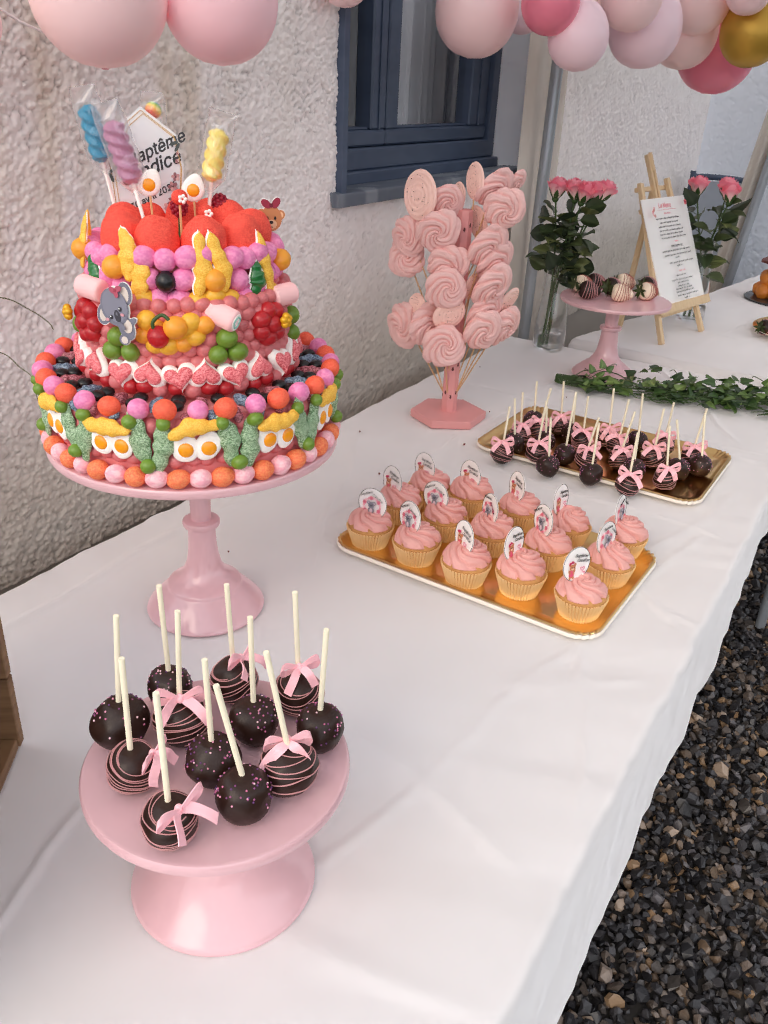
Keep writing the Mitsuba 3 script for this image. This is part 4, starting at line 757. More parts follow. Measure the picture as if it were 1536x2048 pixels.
for k, (th, z, roll, L, w) in enumerate(((-34, 1.212, 10, .052, .0105), (-28, 1.198, 14, .056, .0115), (7.2, 1.2055, -4, .064, .0090), (17.5, 1.2075, 12, .060, .0092), (50.5, 1.200, 5, .066, .0085), (-80, 1.213, 10, .055, .009))):
    F = OF(th, .1035, z, 1, roll, 10); e = add(ck + '__yellow_crocodile_sweet', crocm(w, .0055, L, .003, 90 + k, False), 'sugar_yellow', smooth=True, M=F)
    add(e + '__white_back', crocm(w * .98, .0035, L * 1.0, .003, 90 + k, False), 'candy_white', smooth=True, M=OF(th - .8, .1018, z + .0012, 1, roll, 10))
for th, z, roll in ((-61.1, 1.1885, 12), (42.4, 1.1865, -6)):
    F = OF(th, .1045, z, 1, roll); e = add(ck + '__green_leaf_sweet', crocm(.0105, .0065, .036, .001, 130, False), 'jelly_leaf', smooth=True, M=F); add(e + '__white_back', crocm(.0120, .003, .039, .001, 130, False), 'candy_white', smooth=True, M=OF(th, .1030, z, 1, roll))
sb = lathe(smoothprof([(0, 0), (.019, .0), (.0250, .004), (.0262, .011), (.0245, .019), (.0200, .0265), (.0130, .0325), (.005, .0350), (0, .0353)], 30), 40)
SB = [ply(lump(sb, .09, 1.6, k), 'sugar_red', smooth=50) for k in range(3)]
for k, (a, b) in enumerate(((.046, -.058), (.066, -.026), (.067, .019), (.046, .055), (.012, .068), (-.020, .045), (-.033, .002), (-.018, -.058), (-.058, .028), (-.055, -.034))):
    p = CP(a, b, 1.209 + (.004 if k in (5, 6) else 0)); d = unit(A3(*(p - CA)[:2], 0)); x, y, zz = basis_z(unit(A3(0, 0, 1) + d * .22)); add(ck + '__strawberry_sweet', SB[k % 3], None, M=frame(p, x, y, zz) @ T().scale([.88, .88, 1.10]))
add(ck + '__white_crocodile_sweet', crocm(.008, .005, .04, .002, 140, False), 'sugar_yellow', smooth=True, M=OF(-92, .098, 1.222, 1, 20))
# paper cut-outs on the cake
def cutout(name, label, cat_, F, build):
    k = thing(name, label, cat_); a = Art(.0006, .00018); back = build(a)
    add(k + '__card', trimesh.creation.extrude_polygon(back, .0010, engine='earcut').apply_translation((0, 0, -.0005)), 'card', smooth=False, M=F)
    m, c = a.out(); add(k + '__print', m, 'print', smooth=False, color=c, M=F); return k
def E_(x, y, rx, ry, rot=0): return affinity.translate(affinity.rotate(affinity.scale(Point(0, 0).buffer(1, quad_segs=8), rx, ry), rot), x, y)
def koala(a):
    s = .000190; g, dg, lt, pk = (116, 116, 130), (84, 84, 98), (214, 202, 192), (176, 80, 100)
    els = [((388, 345, 44, 62, 20), g), ((386, 347, 27, 42, 20), lt), ((517, 232, 40, 58, -8), g), ((517, 236, 24, 40, -8), lt), ((520, 405, 46, 66, -24), g), ((548, 375, 40, 17, -35), g), ((505, 468, 30, 28, 0), g), ((508, 470, 20, 19, 0), lt), ((528, 395, 30, 36, -20), lt),
           ((455, 305, 82, 98, -24), g), ((458, 296, 74, 86, -24), (128, 128, 142)), ((474, 350, 19, 33, -18), (58, 56, 66)), ((470, 338, 6, 9, -18), (110, 110, 120)), ((437, 358, 10, 12, 0), (40, 38, 46)), ((492, 312, 10, 12, 0), (40, 38, 46)), ((434, 354, 3.5, 4, 0), (245, 245, 245)), ((489, 308, 3.5, 4, 0), (245, 245, 245)),
           ((415, 372, 12, 8, 0), (206, 150, 160)), ((508, 338, 12, 8, 0), (206, 150, 160)), ((455, 218, 22, 15, 30), pk), ((490, 208, 22, 15, -25), pk), ((478, 236, 18, 13, 70), pk), ((472, 219, 8, 8, 0), (150, 50, 70)), ((500, 395, 30, 15, 30), g)]
    back = None
    for (x, y, rx, ry, r), c in els:
        p = E_((x - 460) * s, (330 - y) * s, rx * s, ry * s, -r); back = p if back is None else back.union(p); a.poly(p, c, .0002)
    return back.buffer(.0005)
cutout('koala_cutout', 'grey koala paper cut-out with pink bow, stuck on the cake side', 'cake decoration', OF(-32.6, .1285, 1.1611, 1, 0, 4), koala)
def bear(a):
    br, lt, rd = (196, 128, 84), (228, 184, 146), (150, 44, 66)
    els = [((-.0105, .006, .0042, .0042, 0), br), ((.0105, .004, .0050, .0050, 0), br), ((.0105, .004, .0030, .0030, 0), lt), ((0, 0, .0118, .0135, 0), br), ((0, -.0062, .0062, .0050, 0), lt), ((.0, -.0040, .0024, .0017, 0), (50, 30, 28)), ((-.0042, .0004, .0012, .0019, 0), (44, 28, 26)), ((.0042, .0004, .0012, .0019, 0), (44, 28, 26)),
           ((-.0055, .0155, .0062, .0040, -35), rd), ((.0055, .0165, .0062, .0040, 55), rd), ((0, .0140, .0022, .0022, 0), (110, 26, 46)), ((0, -.0088, .0018, .0006, 0), (90, 50, 44))]
    back = None
    for q, c in els:
        p = E_(*q); back = p if back is None else back.union(p); a.poly(p, c, .0002)
    return back.buffer(.0005)
F = frame(CP(-.005, .0950, 1.2345), unit(RI * .96 + TO * -.05), (0, 0, 1), unit(np.cross(unit(RI * .96 + TO * -.05), (0, 0, 1))))
bk = cutout('bear_cutout', 'brown bear head paper cut-out with dark red bow at the cake top right', 'cake decoration', F, bear)
add(bk + '__pick', stick(CP(-.006, .0935, 1.225), CP(-.006, .080, 1.17), .0012, 6), 'bamboo')
# name plaque
sg = thing('cake_sign', 'white hexagonal plaque with gold outline and black lettering standing in the cake top', 'sign')
HP = np.array([(-.0013, .0556), (.0315, .0315), (.0372, 0), (.0325, -.050), (.0, -.066), (-.034, -.05), (-.0375, .0), (-.0182, .0420)])
F = frame(CP(-.05, -.036, 1.2805), RI, unit(A3(0, 0, 1) - TO * .08), unit(TO + A3(0, 0, .08)))
add(sg + '__plate', trimesh.creation.extrude_polygon(Polygon(HP).buffer(.003, join_style=2), .0022, engine='earcut').apply_translation((0, 0, -.0022)), 'acrylic', smooth=False, M=F)
P3 = np.column_stack([HP, np.full(len(HP), .0004)])
for off in (0, 1):
    Q = P3 * [1 - .04 * off, 1 - .04 * off, 1] + [.0022 * off, -.001 * off, .0001 * off]
    add(sg + '__gold_outline', cat(*[bar(Q[i], Q[(i + 1) % len(Q)], .0007, .0006, (0, 0, 1), 0) for i in range(len(Q))]), 'gold_line', smooth=False, M=F)
a = Art(.0003)
a.text('Baptême', -.0170, -.0010, .0118, 25, (34, 32, 34), .3); a.text('Candice', -.0265, -.0215, .0132, 23, (34, 32, 34), .3); a.text('30 avril 2023', -.0190, -.0460, .0064, 27, (40, 38, 40), .2)
for x, y, s_ in ((.031, -.010, .0042), (.0275, -.020, .0050), (.033, -.026, .0036), (.026, -.034, .0040), (.021, -.041, .0046), (.0335, .006, .0022), (.0345, .014, .0018)):
    for k in range(5): q = k * 2 * PI / 5 + x * 300; a.ell(x + .6 * s_ * math.cos(q), y + .6 * s_ * math.sin(q), .55 * s_, .4 * s_, math.degrees(q), [(196, 146, 146), (150, 100, 104), (214, 176, 172)][k % 3], 12)
    a.ell(x, y, .22 * s_, None, 0, (90, 50, 50), 8)
for x, y, r_ in ((-.036, .004, 70), (-.0345, -.004, 40), (-.0365, -.012, 110), (.0345, .020, 60), (.031, .024, 20)): a.ell(x, y, .0052, .0018, r_, (62, 70, 66), 12)
m, c = a.out(); add(sg + '__lettering', m, 'gloss_print', smooth=False, color=c, M=F)
add(sg + '__peg', stick(CP(-.05, -.036, 1.225), CP(-.05, -.036, 1.19), .002, 8), 'acrylic')
# lollipops
def lolly(label, top, bot, foot, m, seed, R=.0098):
    t = thing('lollipop', label, 'lollipop'); top, bot, foot = map(np.array, (top, bot, foot)); d = unit(top - bot); L = np.linalg.norm(top - bot); n = 90; u = np.linspace(0, 1, n)
    rr = R * np.clip(np.minimum(u, 1 - u) * 11, .15, 1) ** .5; a = np.arange(30) * 2 * PI / 30
    tw = u * L / .0125 * PI * .70
    sec = np.stack([np.stack([np.cos(a) * r_ * (1 + .15 * np.cos(3 * (a + w))), np.sin(a) * r_ * (1 + .15 * np.cos(3 * (a + w)))], 1) for r_, w in zip(rr, tw)])
    P = bot + (top - bot) * u[:, None]; add(t + '__twisted_candy', sweep(P, sec), m, smooth=50)
    add(t + '__stick', stick(foot, bot + d * .01, .0020, 10), 'candy_white')
    n = 60; u = np.linspace(0, 1, n); P = (bot - d * .012) + (top - bot + d * .030) * u[:, None]; a = np.arange(40) * 2 * PI / 40
    w = R * 1.62 * np.clip(u * 5, .22, 1) ** .6 * (1 + .25 * np.clip((u - .85) / .15, 0, 1)); dpt = R * 1.35 * np.clip(u * 5, .22, 1) * np.clip((1 - u) * 6, .05, 1) ** .7
    nz = meshkit.noise(np.stack([np.cos(a)[None] * 2.4 + 0 * u[:, None], np.sin(a)[None] * 2.4 + 0 * u[:, None], u[:, None] * 9 + seed + 0 * a[None]], -1)) - .5
    k = 1 + .30 * nz * np.clip(1 - u / 1.2, .3, 1)[:, None]
    sec = np.stack([np.cos(a)[None] * w[:, None] * k, np.sin(a)[None] * dpt[:, None] * k], -1)
    add(t + '__film_wrapper', sweep(P, sec, False), 'film', smooth=25)
lolly('blue twisted lollipop in clear film, leftmost in the cake', CP(-.03, -.0896, 1.3401), CP(-.03, -.0790, 1.2860), CP(-.03, -.066, 1.21), 'lolly_blue', 1)
lolly('mauve twisted lollipop in clear film, in front of the plaque', CP(0, -.0657, 1.3273), CP(0, -.0478, 1.2686), CP(.012, -.036, 1.215), 'lolly_mauve', 2, .0106)
lolly('yellow twisted lollipop in clear film, right of the plaque', CP(-.01, .0434, 1.3223), CP(-.01, .0310, 1.2713), CP(-.01, .024, 1.21), 'lolly_yellow', 3)
t = thing('lollipop', 'round rainbow lollipop in clear film behind the plaque top', 'lollipop'); m = ico(.0085, 3); v = np.array(m.vertices); qc = np.clip(((v[:, 0] + v[:, 2]) / .0085 + 1.4) / 2.8, 0, .999)
cl = np.array([lin(*q) for q in ((226, 90, 60), (240, 150, 70), (246, 214, 96), (150, 190, 80), (90, 160, 180))])[(qc * 5).astype(int)]
p = CP(-.07, -.0245, 1.3358); add(t + '__candy_ball', m, 'lolly_rainbow', smooth=True, color=cl, M=at(p)); add(t + '__stick', stick(p, CP(-.07, -.02, 1.21), .002), 'candy_white')
n = 40; u = np.linspace(0, 1, n); a = np.arange(40) * 2 * PI / 40; k = 1 + .25 * (meshkit.noise(np.stack([np.cos(a)[None] * 2.4 + 0 * u[:, None], np.sin(a)[None] * 2.4 + 0 * u[:, None], u[:, None] * 8 + 5 + 0 * a[None]], -1)) - .5)
sec = np.stack([np.cos(a)[None] * (.0135 + .003 * u[:, None]) * k, np.sin(a)[None] * (.011 * np.clip((1 - u) * 5, .06, 1) ** .7)[:, None] * k], -1); add(t + '__film_wrapper', sweep(p + A3(0, 0, -.03) + np.outer(u, A3(0, 0, .048)), sec, False), 'film', smooth=25)
# picks in the cake top
FC = lambda p, roll=0: frame(p, RI * math.cos(math.radians(roll)) + A3(0, 0, math.sin(math.radians(roll))), A3(0, 0, math.cos(math.radians(roll))) - RI * math.sin(math.radians(roll)), TO)
for (a_, b_, z_), ln, rl in (((0, -.0326, 1.2690), 'fried egg sweet on a wooden pick in front of the plaque', -30), ((0, .0123, 1.2645), 'fried egg sweet on a wooden pick right of the plaque', -20)):
    t = thing('egg_pick', ln, 'sweet'); p = CP(a_, b_, z_); egg(t, FC(p, rl), .0112, 1); add(t + '__pick', stick(p - TO * .001, CP(a_ + .004, b_ + .002, 1.21), .0012, 6), 'bamboo')
def raspberry():
    r = np.random.default_rng(2); ms = [ico(.0075, 2)]
    for i in range(44):
        z = 1 - 2 * (i + .5) / 44; a = i * 2.39996; q = math.sqrt(1 - z * z); ms.append(ico(.0021, 1).apply_translation((.0080 * q * math.cos(a), .0080 * q * math.sin(a), .0095 * z)))
    return cat(*ms)
for (a_, b_, z_), ln in (((-.004, -.0033, 1.2450), 'dark raspberry sweet on a pick at the centre of the cake top'), ((-.02, .0406, 1.2471), 'dark raspberry sweet on a pick at the right of the cake top')):
    t = thing('raspberry_pick', ln, 'sweet'); p = CP(a_, b_, z_); add(t + '__raspberry', raspberry(), 'berry', smooth=50, M=at(p)); add(t + '__pick', stick(p, CP(a_, b_ - .002, 1.20), .0012, 6), 'stem_green')
for (a_, b_, z_), ln in (((.02, -.0022, 1.2582), 'red dome sweet with white flower on a pick, upper of two'), ((.004, .024, 1.2418), 'red dome sweet with white flower on a pick, lower of two')):
    t = thing('flower_pick', ln, 'sweet'); p = CP(a_, b_, z_); e = ico(.0090, 3); e.apply_scale((1.05, .8, .85)); add(t + '__red_dome', e, 'sugar_red', smooth=True, M=at(p))
    add(t + '__white_flower', cat(*[ico(.0021, 1).apply_translation((.0030 * math.cos(k * 1.2566) + .003, .0030 * math.sin(k * 1.2566) - .001, .0078)) for k in range(5)]), 'candy_white', smooth=True, M=FC(p)); add(t + '__pick', stick(p - A3(0, 0, .004), CP(a_ + .004, b_, 1.21), .0013, 6), 'bamboo')

# ---------------------------------------------------------------- roses in glass vases
def leafmesh(wf, bend, fold, n=11):
    t = np.linspace(0, 1, n); s = np.linspace(-1, 1, 7); Tt, S = np.meshgrid(t, s, indexing='ij'); W = wf(Tt)
    return grid(np.stack([Tt, S * W, -bend * Tt ** 2 + fold * np.abs(S) * W + .02 * np.sin(S * 5 + Tt * 9)], -1))
rose_w = lambda t: .38 * np.sin(PI * np.clip(t, 0, 1) ** .85) ** .8
heart_w = lambda t: .50 * np.clip(t * 7, 0, 1) ** .5 * np.clip(1 - t, 0, 1) ** .62
def leafset(wf, cols, seed):
    r = np.random.default_rng(seed); out = []
    for k, c in enumerate(cols):
        m = leafmesh(wf, r.uniform(.1, .45), r.uniform(.15, .5)); v = np.array(m.vertices); rib = np.exp(-(v[:, 1] / .03) ** 2)[:, None]
        out.append(ply(m, 'leaf', smooth=True, color=lin(*c) * (1 + .5 * rib)))
    return out
RL = leafset(rose_w, [(56, 70, 44), (72, 84, 52), (100, 108, 66), (46, 58, 40)], 1)
IV = leafset(heart_w, [(54, 78, 40), (70, 96, 48), (88, 112, 58), (44, 64, 38), (108, 130, 74)], 2)
def bloom(seed):
    r = np.random.default_rng(seed); ms, cs = [], []
    for n, R, H, flare, z0 in ((3, .16, 1.02, -.02, .1), (4, .27, 1.06, -.02, .05), (5, .38, 1.06, .02, 0), (6, .47, 1.0, .07, -.02), (5, .52, .90, .16, -.05)):
        for k in range(n):
            ph = (k + r.uniform(-.15, .15)) * 2 * PI / n + R * 7; u = np.linspace(-1, 1, 9); v = np.linspace(0, 1, 9); U, V = np.meshgrid(u, v, indexing='ij')
            span = 1.15 * 2 * PI / n * .62; rad = R * (.30 + .70 * np.clip(V, 0, 1) ** .6) * (1 - .10 * U ** 2 * V) + flare * V ** 3.5 + .02 * r.uniform(-1, 1)
            A = ph + U * span * (.55 + .45 * np.sin(V * PI * .75)); z = z0 + H * V * (1 - .22 * U ** 2) - flare * .5 * np.clip(V - .75, 0, 1) * 2
            m = grid(np.stack([rad * np.cos(A), rad * np.sin(A), z], -1)); c0, c1 = lin(252, 228, 214), lin(*[(246, 150, 170), (249, 172, 186), (241, 134, 158)][k % 3]); w = np.clip(V.reshape(-1, 1) * 1.5 - .25, 0, 1); ms.append(m); cs.append(c0 * (1 - w) + c1 * w)
    return cat(*ms), np.vstack(cs)
BL = [(lambda b: ply(b[0], 'petal', smooth=True, color=b[1]))(bloom(k)) for k in range(3)]
def sepal():
    ms = []
    for k in range(5):
        m = leafmesh(lambda t: .20 * np.sin(PI * np.clip(t * .94 + .06, 0, 1)), -.25, .2, 7); m.apply_scale(.75); m.apply_transform(trimesh.transformations.rotation_matrix(-.75, (0, 1, 0))); m.apply_transform(trimesh.transformations.rotation_matrix(k * 1.2566, (0, 0, 1))); m.apply_translation((.1 * math.cos(k * 1.2566), .1 * math.sin(k * 1.2566), -.14)); ms.append(m)
    b = ico(.2, 2); b.apply_translation((0, 0, -.1)); ms.append(b); return cat(*ms)
SEP = ply(sepal(), 'stem_green', smooth=True)
def rose(label, group, head, foot, neck, seed, s=.040, nl=12, zr=(.52, .93)):
    r = np.random.default_rng(seed); t = thing('rose', label, 'rose', group); head, foot = np.array(head), np.array(foot)
    mid = foot * .45 + head * .55 + A3(*r.uniform(-.008, .008, 2), 0); neck = np.array(neck); k_ = r.uniform(-.004, .004, 2); nk = neck + A3(*k_, 0); path = spline([foot, foot * .5 + nk * .5, nk, nk * .5 + head * .5 + A3(*k_, 0), head], 24)
    add(t + '__stem', tube(path, np.linspace(.0028, .0021, 24), 7), 'stem_green', smooth=True)
    ax = unit(head - nk + A3(*r.uniform(-.25, .25, 2) * .2, 0)); x, y, z = basis_z(ax)
    F = frame(head, x, y, z, s); add(t + '__bloom', BL[seed % 3], None, M=F @ T().rotate([0, 0, 1], seed * 77)); add(t + '__sepals', SEP, None, M=F)
    for k in range(nl):
        p = path[int((zr[0] + (zr[1] - zr[0]) * (k + r.random() * .8) / nl) * 23)]; a = r.uniform(0, 2 * PI); d = unit(A3(math.cos(a), math.sin(a), r.uniform(-.25, .75))); L = r.uniform(.048, .068)
        b = p + d * r.uniform(.008, .022); nrm = unit(A3(0, 0, 1) * r.uniform(.3, 1) + r.normal(size=3) * .5); nrm = unit(nrm - d * (nrm @ d)); yv = np.cross(nrm, d)
        e = add(t + '__leaf', RL[r.integers(4)], None, M=frame(b, d, yv, nrm, L))
        add(e + '__leaf_stalk', tube([p, b], .0009, 5), 'stem_green', smooth=True)
def vase(label, x, y, z, H, s, water):
    t = thing('glass_vase', label, 'vase')
    o = smoothprof([(.034, 0), (.0395, .004), (.0425, .018), (.0430, .05), (.0405, .085), (.036, .12), (.0315, .155), (.0290, .185), (.0285, .205), (.0305, .225)], 50) * [s, H / .225]
    i_ = o.copy(); i_[:, 0] -= .0022; i_ = i_[i_[:, 1] > .009]
    add(t + '__glass', lathe([(0, 0)] + [tuple(q) for q in o] + [(o[-1, 0] - .0011, H + .0008)] + [tuple(q) for q in i_[::-1]] + [(0, .0085)], 64), 'clear_glass', smooth=40, M=at((x, y, z + .0005)))
    w = [(max(q[0] - .0004, .001), q[1]) for q in i_ if q[1] < water]; add(t + '__water', lathe([(0, .0092)] + w + [(0, w[-1][1])], 64), 'clear_water', smooth=40, M=at((x, y, z + .0005)))
V1, V2 = A3(2.168, .787, TZ), A3(2.704, .5445, TZ2)
vase('clear glass vase of pink roses on the corner of the near table', *V1, .225, 1.0, .054)
vase('clear glass vase of pink roses behind the menu easel', *V2, .235, 1.0, .05)
for i, (h, lb) in enumerate(zip(((2.1586, .8159, 1.128), (2.176, .772, 1.128), (2.168, .750, 1.124), (2.192, .728, 1.124), (2.2, .712, 1.130)), ('leftmost pink rose in the vase on the near table, apart from the rest', 'second pink rose from left in the near vase', 'middle pink rose in the near vase, half hidden', 'fourth pink rose from left in the near vase', 'rightmost pink rose in the near vase, leaning right'))):
    rose(lb, None, h, V1 + A3((i - 2) * .004, .022 - abs(i - 1.5) * .006, .012), V1 + A3((i - 2) * .003, .004 - (i - 2) * .005, .185), 10 + i, .043)
for i, (h, lb) in enumerate(zip(((2.693, .5925, 1.116), (2.708, .5145, 1.118), (2.690, .500, 1.106)), ('leftmost pink rose behind the menu easel', 'upper right pink rose behind the menu easel', 'lower right pink rose behind the menu easel'))):
    rose(lb, None, h, V2 + A3((i - 1) * .006, .012 - i * .01, .012), V2 + A3(0, .004 - i * .006, .19), 20 + i, .046, 15, (.36, .93))

# ---------------------------------------------------------------- menu easel
EM, EU, EB, al = A3(2.4743, .5067, TZ2), A3(.973, -.23, 0), A3(.23, .973, 0), math.radians(24.5)
EL = EB * math.sin(al) + A3(0, 0, math.cos(al)); EN = -EB * math.cos(al) + A3(0, 0, math.sin(al))
ep = lambda u, h, f=0: EM + EU * u + EL * h + EN * f
es = thing('easel', 'small pine easel standing on the far table, holding the menu', 'easel')
add(es + '__leg', bar(ep(-.117, 0), ep(-.058, .432), .016, .012, EN), 'pine', smooth=False); add(es + '__leg', bar(ep(.117, 0), ep(.088, .440), .016, .012, EN), 'pine', smooth=False)
add(es + '__leg', bar(A3(2.478, .690, TZ2), ep(.02, .41, -.012), .014, .011, EU), 'pine', smooth=False, label='rear prop leg of the easel')
for du in (-.009, .009): add(es + '__mast', bar(ep(.022 + du, .10, -.004), ep(.022 + du * .9, .508, -.004), .0095, .012, EN), 'pine', smooth=False)
add(es + '__mast_cap', bar(ep(.022, .462, .002), ep(.022, .512, .002), .012, .008, EN, .002), 'pine', smooth=False)
for h, f in ((.36, -.011), (.418, -.011), (.075, -.010)): add(es + '__crossbar', bar(ep(-.07, h, f), ep(.10, h, f), .012, .008, EN), 'pine', smooth=False)
add(es + '__shelf', bar(ep(-.118, .088, .012), ep(.170, .088, .012), .012, .024, EL, .001), 'pine', smooth=False)
mn = thing('menu_board', 'white printed menu board resting on the pine easel', 'menu')
F = frame(ep(.0325, .242, .0085), EU, EL, EN); add(mn + '__panel', box(0, 0, 0, .245, .290, .004, .0008), 'card', smooth=False, M=F)
a = Art(.0021, .00012); r = np.random.default_rng(8); yy = lambda f: .145 - f * .29
a.text('Le Menu', -.005, yy(.095), .0125, 0, (224, 130, 140), .1, True, True); a.line([(-.05, yy(.115)), (.055, yy(.115))], .001, (224, 130, 140))
def scrib(y, x0, x1, w, col, amp=.0016):
    x = x0
    while x < x1 - .004:
        L = min(r.uniform(.010, .026), x1 - x); n = max(int(L / .0011), 4); q = np.linspace(0, L, n); a.line(np.stack([x + q + .0006 * np.sin(q * 5200), y + amp * np.sin(q * 3300 + r.uniform(0, 6)) * (1 + .9 * (r.random(n) > .8))], 1), w, col); x += L + .0045
gr = (88, 84, 88)
scrib(yy(.150), -.018, .02, .0011, (230, 150, 158))
for f, x0, x1 in ((.195, -.066, .066), (.235, -.05, .05), (.272, -.062, .064), (.31, -.064, .068), (.345, -.066, .070), (.38, -.064, .074), (.505, -.074, .084), (.545, -.066, .082), (.575, -.012, .012), (.62, -.05, .082), (.655, -.016, .016), (.745, -.03, .024), (.785, -.062, .062), (.815, -.034, .034), (.845, -.036, .036), (.872, -.05, .042), (.90, -.052, .046), (.935, -.05, .066), (.965, -.018, .014)): scrib(yy(f) + 0, x0, x1, .0010, gr)
scrib(yy(.425), -.01, .012, .0012, (230, 150, 158)); scrib(yy(.465), -.034, .034, .0015, (70, 66, 70)); a.line([(-.034, yy(.478)), (.034, yy(.478))], .0008, gr); scrib(yy(.705), -.018, .018, .0012, (230, 150, 158))
for k in range(5): a.ell(-.093 + .006 * math.cos(k * 1.3), yy(.10 + .018 * k), .0055, .004, k * 40, [(238, 190, 190), (214, 150, 140), (226, 120, 130)][k % 3])
a.ell(.088, yy(.075), .0075, .0075, 0, (226, 110, 120)); a.ell(.088, yy(.075), .0035, .0035, 0, (150, 60, 70))
m, c = a.out(); add(mn + '__print', m, 'print', smooth=False, color=c, M=F)

# ---------------------------------------------------------------- dipped strawberries
fr_ = lathe(smoothprof([(0, -.020), (.010, -.0195), (.0165, -.014), (.0185, -.005), (.0165, .006), (.011, .017), (.005, .0235), (0, .025)], 34), 40)
def bd(seed):
    n = 260; t = np.linspace(0, 1, n); z = -.012 + .034 * t + .003 * np.sin(t * 40 + seed); lon = t * 7 * 2 * PI + seed; prof = smoothprof([(-.020, .0), (-.0195, .010), (-.014, .0165), (-.005, .0185), (.006, .0165), (.017, .011), (.0235, .005), (.025, 0)], 60)
    R = np.interp(z, prof[:, 0], prof[:, 1]) + .0004; return tube(np.stack([R * np.cos(lon), R * np.sin(lon), z], 1), .00075, 6)
BD = [bd(k) for k in range(3)]
cal = cat(*[(lambda m: (m.apply_scale(.019), m.apply_transform(trimesh.transformations.rotation_matrix(-.25 - .25 * (k % 3), (0, 1, 0))), m.apply_transform(trimesh.transformations.rotation_matrix(k * .785 + .2, (0, 0, 1))), m)[-1])(leafmesh(lambda t: .17 * np.sin(PI * np.clip(t, 0, 1)), .3, .3, 7)) for k in range(9)])
cal.apply_transform(trimesh.transformations.rotation_matrix(PI, (1, 0, 0))); cal.apply_translation((0, 0, -.0195)); CAL = ply(cal, 'leaf', smooth=True, color=np.tile(lin(58, 70, 34), (len(cal.vertices), 1)))
FRU = {c: ply(lump(fr_, .05, 1.5, 1), {'d': 'chocolate', 'w': 'white_choc'}[c], smooth=60) for c in 'dw'}; DRI = {(c, k): ply(BD[k], {'d': 'drizzle_pink', 'w': 'choc_line'}[c], smooth=True) for c in 'dw' for k in range(3)}
def dipped(label, x, y, z, c, i, s=1.0, yaw=None):
    t = thing('dipped_strawberry', label, 'strawberry'); a = (-.75 + .35 * ((i * 5) % 4 - 1.5)) if yaw is None else yaw; d = unit(A3(math.cos(a), math.sin(a), -.12)); xx, yv, zz = basis_z(d); M = frame((x, y, z + .0178 * s), xx, yv, zz, s)
    add(t + '__fruit', FRU[c], None, M=M); add(t + '__drizzle', DRI[(c, i % 3)], None, M=M); add(t + '__calyx', CAL, None, M=M)
for i, (c, x, y, lb) in enumerate((('d', 1.9902, .6399, 'dark chocolate dipped strawberry at the front left of the far pink stand'), ('d', 2.0907, .6577, 'dark chocolate dipped strawberry at the back left of the far pink stand'), ('w', 2.050, .6768, 'white chocolate dipped strawberry at the back left of the far pink stand'), ('d', 2.075, .6106, 'dark chocolate dipped strawberry at the middle of the far pink stand'),
                                   ('w', 2.0197, .5706, 'white chocolate dipped strawberry at the front centre of the far pink stand'), ('w', 2.1438, .6014, 'white chocolate dipped strawberry at the back centre of the far pink stand'), ('w', 2.082, .5257, 'white chocolate dipped strawberry at the right of the far pink stand'), ('d', 2.150, .545, 'dark chocolate dipped strawberry at the back right of the far pink stand'))):
    dipped(lb, x, y, TZ + .190, c, i, 1.12)
t = thing('gold_plate', 'gold cardboard plate of dark strawberries at the right picture edge', 'plate'); M = at((2.755, .225, TZ2), .1) @ T().scale([1.0, .86, 1])
pp = [(0, .0035), (.125, .0035), (.138, .006), (.158, .013), (.1655, .0155), (.167, .0145)]; add(t + '__foil_top', lathe(pp, 96), 'gold_foil', smooth=40, M=M); add(t + '__board', lathe([(0, .0005), (.126, .0005), (.140, .003), (.160, .0105), (.1685, .0138), (.1672, .0148)], 96), 'white_board', smooth=40, M=M)
for i, (x, y, lb) in enumerate(((2.665, .318, 'dark dipped strawberry on the gold plate at the right edge, leftmost'), (2.70, .25, 'dark dipped strawberry on the gold plate, just outside the picture'), (2.75, .30, 'dark dipped strawberry on the gold plate, behind the leftmost'))): dipped(lb, x, y, TZ2 + .004, 'd', i, 1.15, -.6)
t = thing('choux_tower', 'stack of golden caramel choux with dark icing at the right picture edge', 'dessert'); cc = A3(3.22, .372, TZ2)
CH = [ply(lump(lump(ico(1, 3), .10, 1.4, k), .03, 5, k), 'choux', smooth=True) for k in range(3)]
for lay, (n, R, z) in enumerate(((8, .062, .026), (7, .050, .066), (4, .026, .104))):
    for k in range(n): q = k * 2 * PI / n + lay * .4; add(t + '__choux_bun', CH[k % 3], None, M=at(cc + A3(R * math.cos(q), R * math.sin(q), z), q, .0265))
add(t + '__icing', lump(lathe(smoothprof([(0, .118), (.07, .118), (.079, .122), (.074, .129), (.04, .135), (0, .136)], 30), 60), .06, 3, 4), 'ganache', smooth=60, M=at(cc))
k = add('slate_plate', lathe([(0, 0), (.138, 0), (.142, .002), (.142, .005), (.140, .0062), (0, .0062)], 80), 'slate', smooth=30, M=at((3.22, .34, TZ2 - .004 + .003))); tag(k, 'dark glossy plate under the choux tower', 'plate')

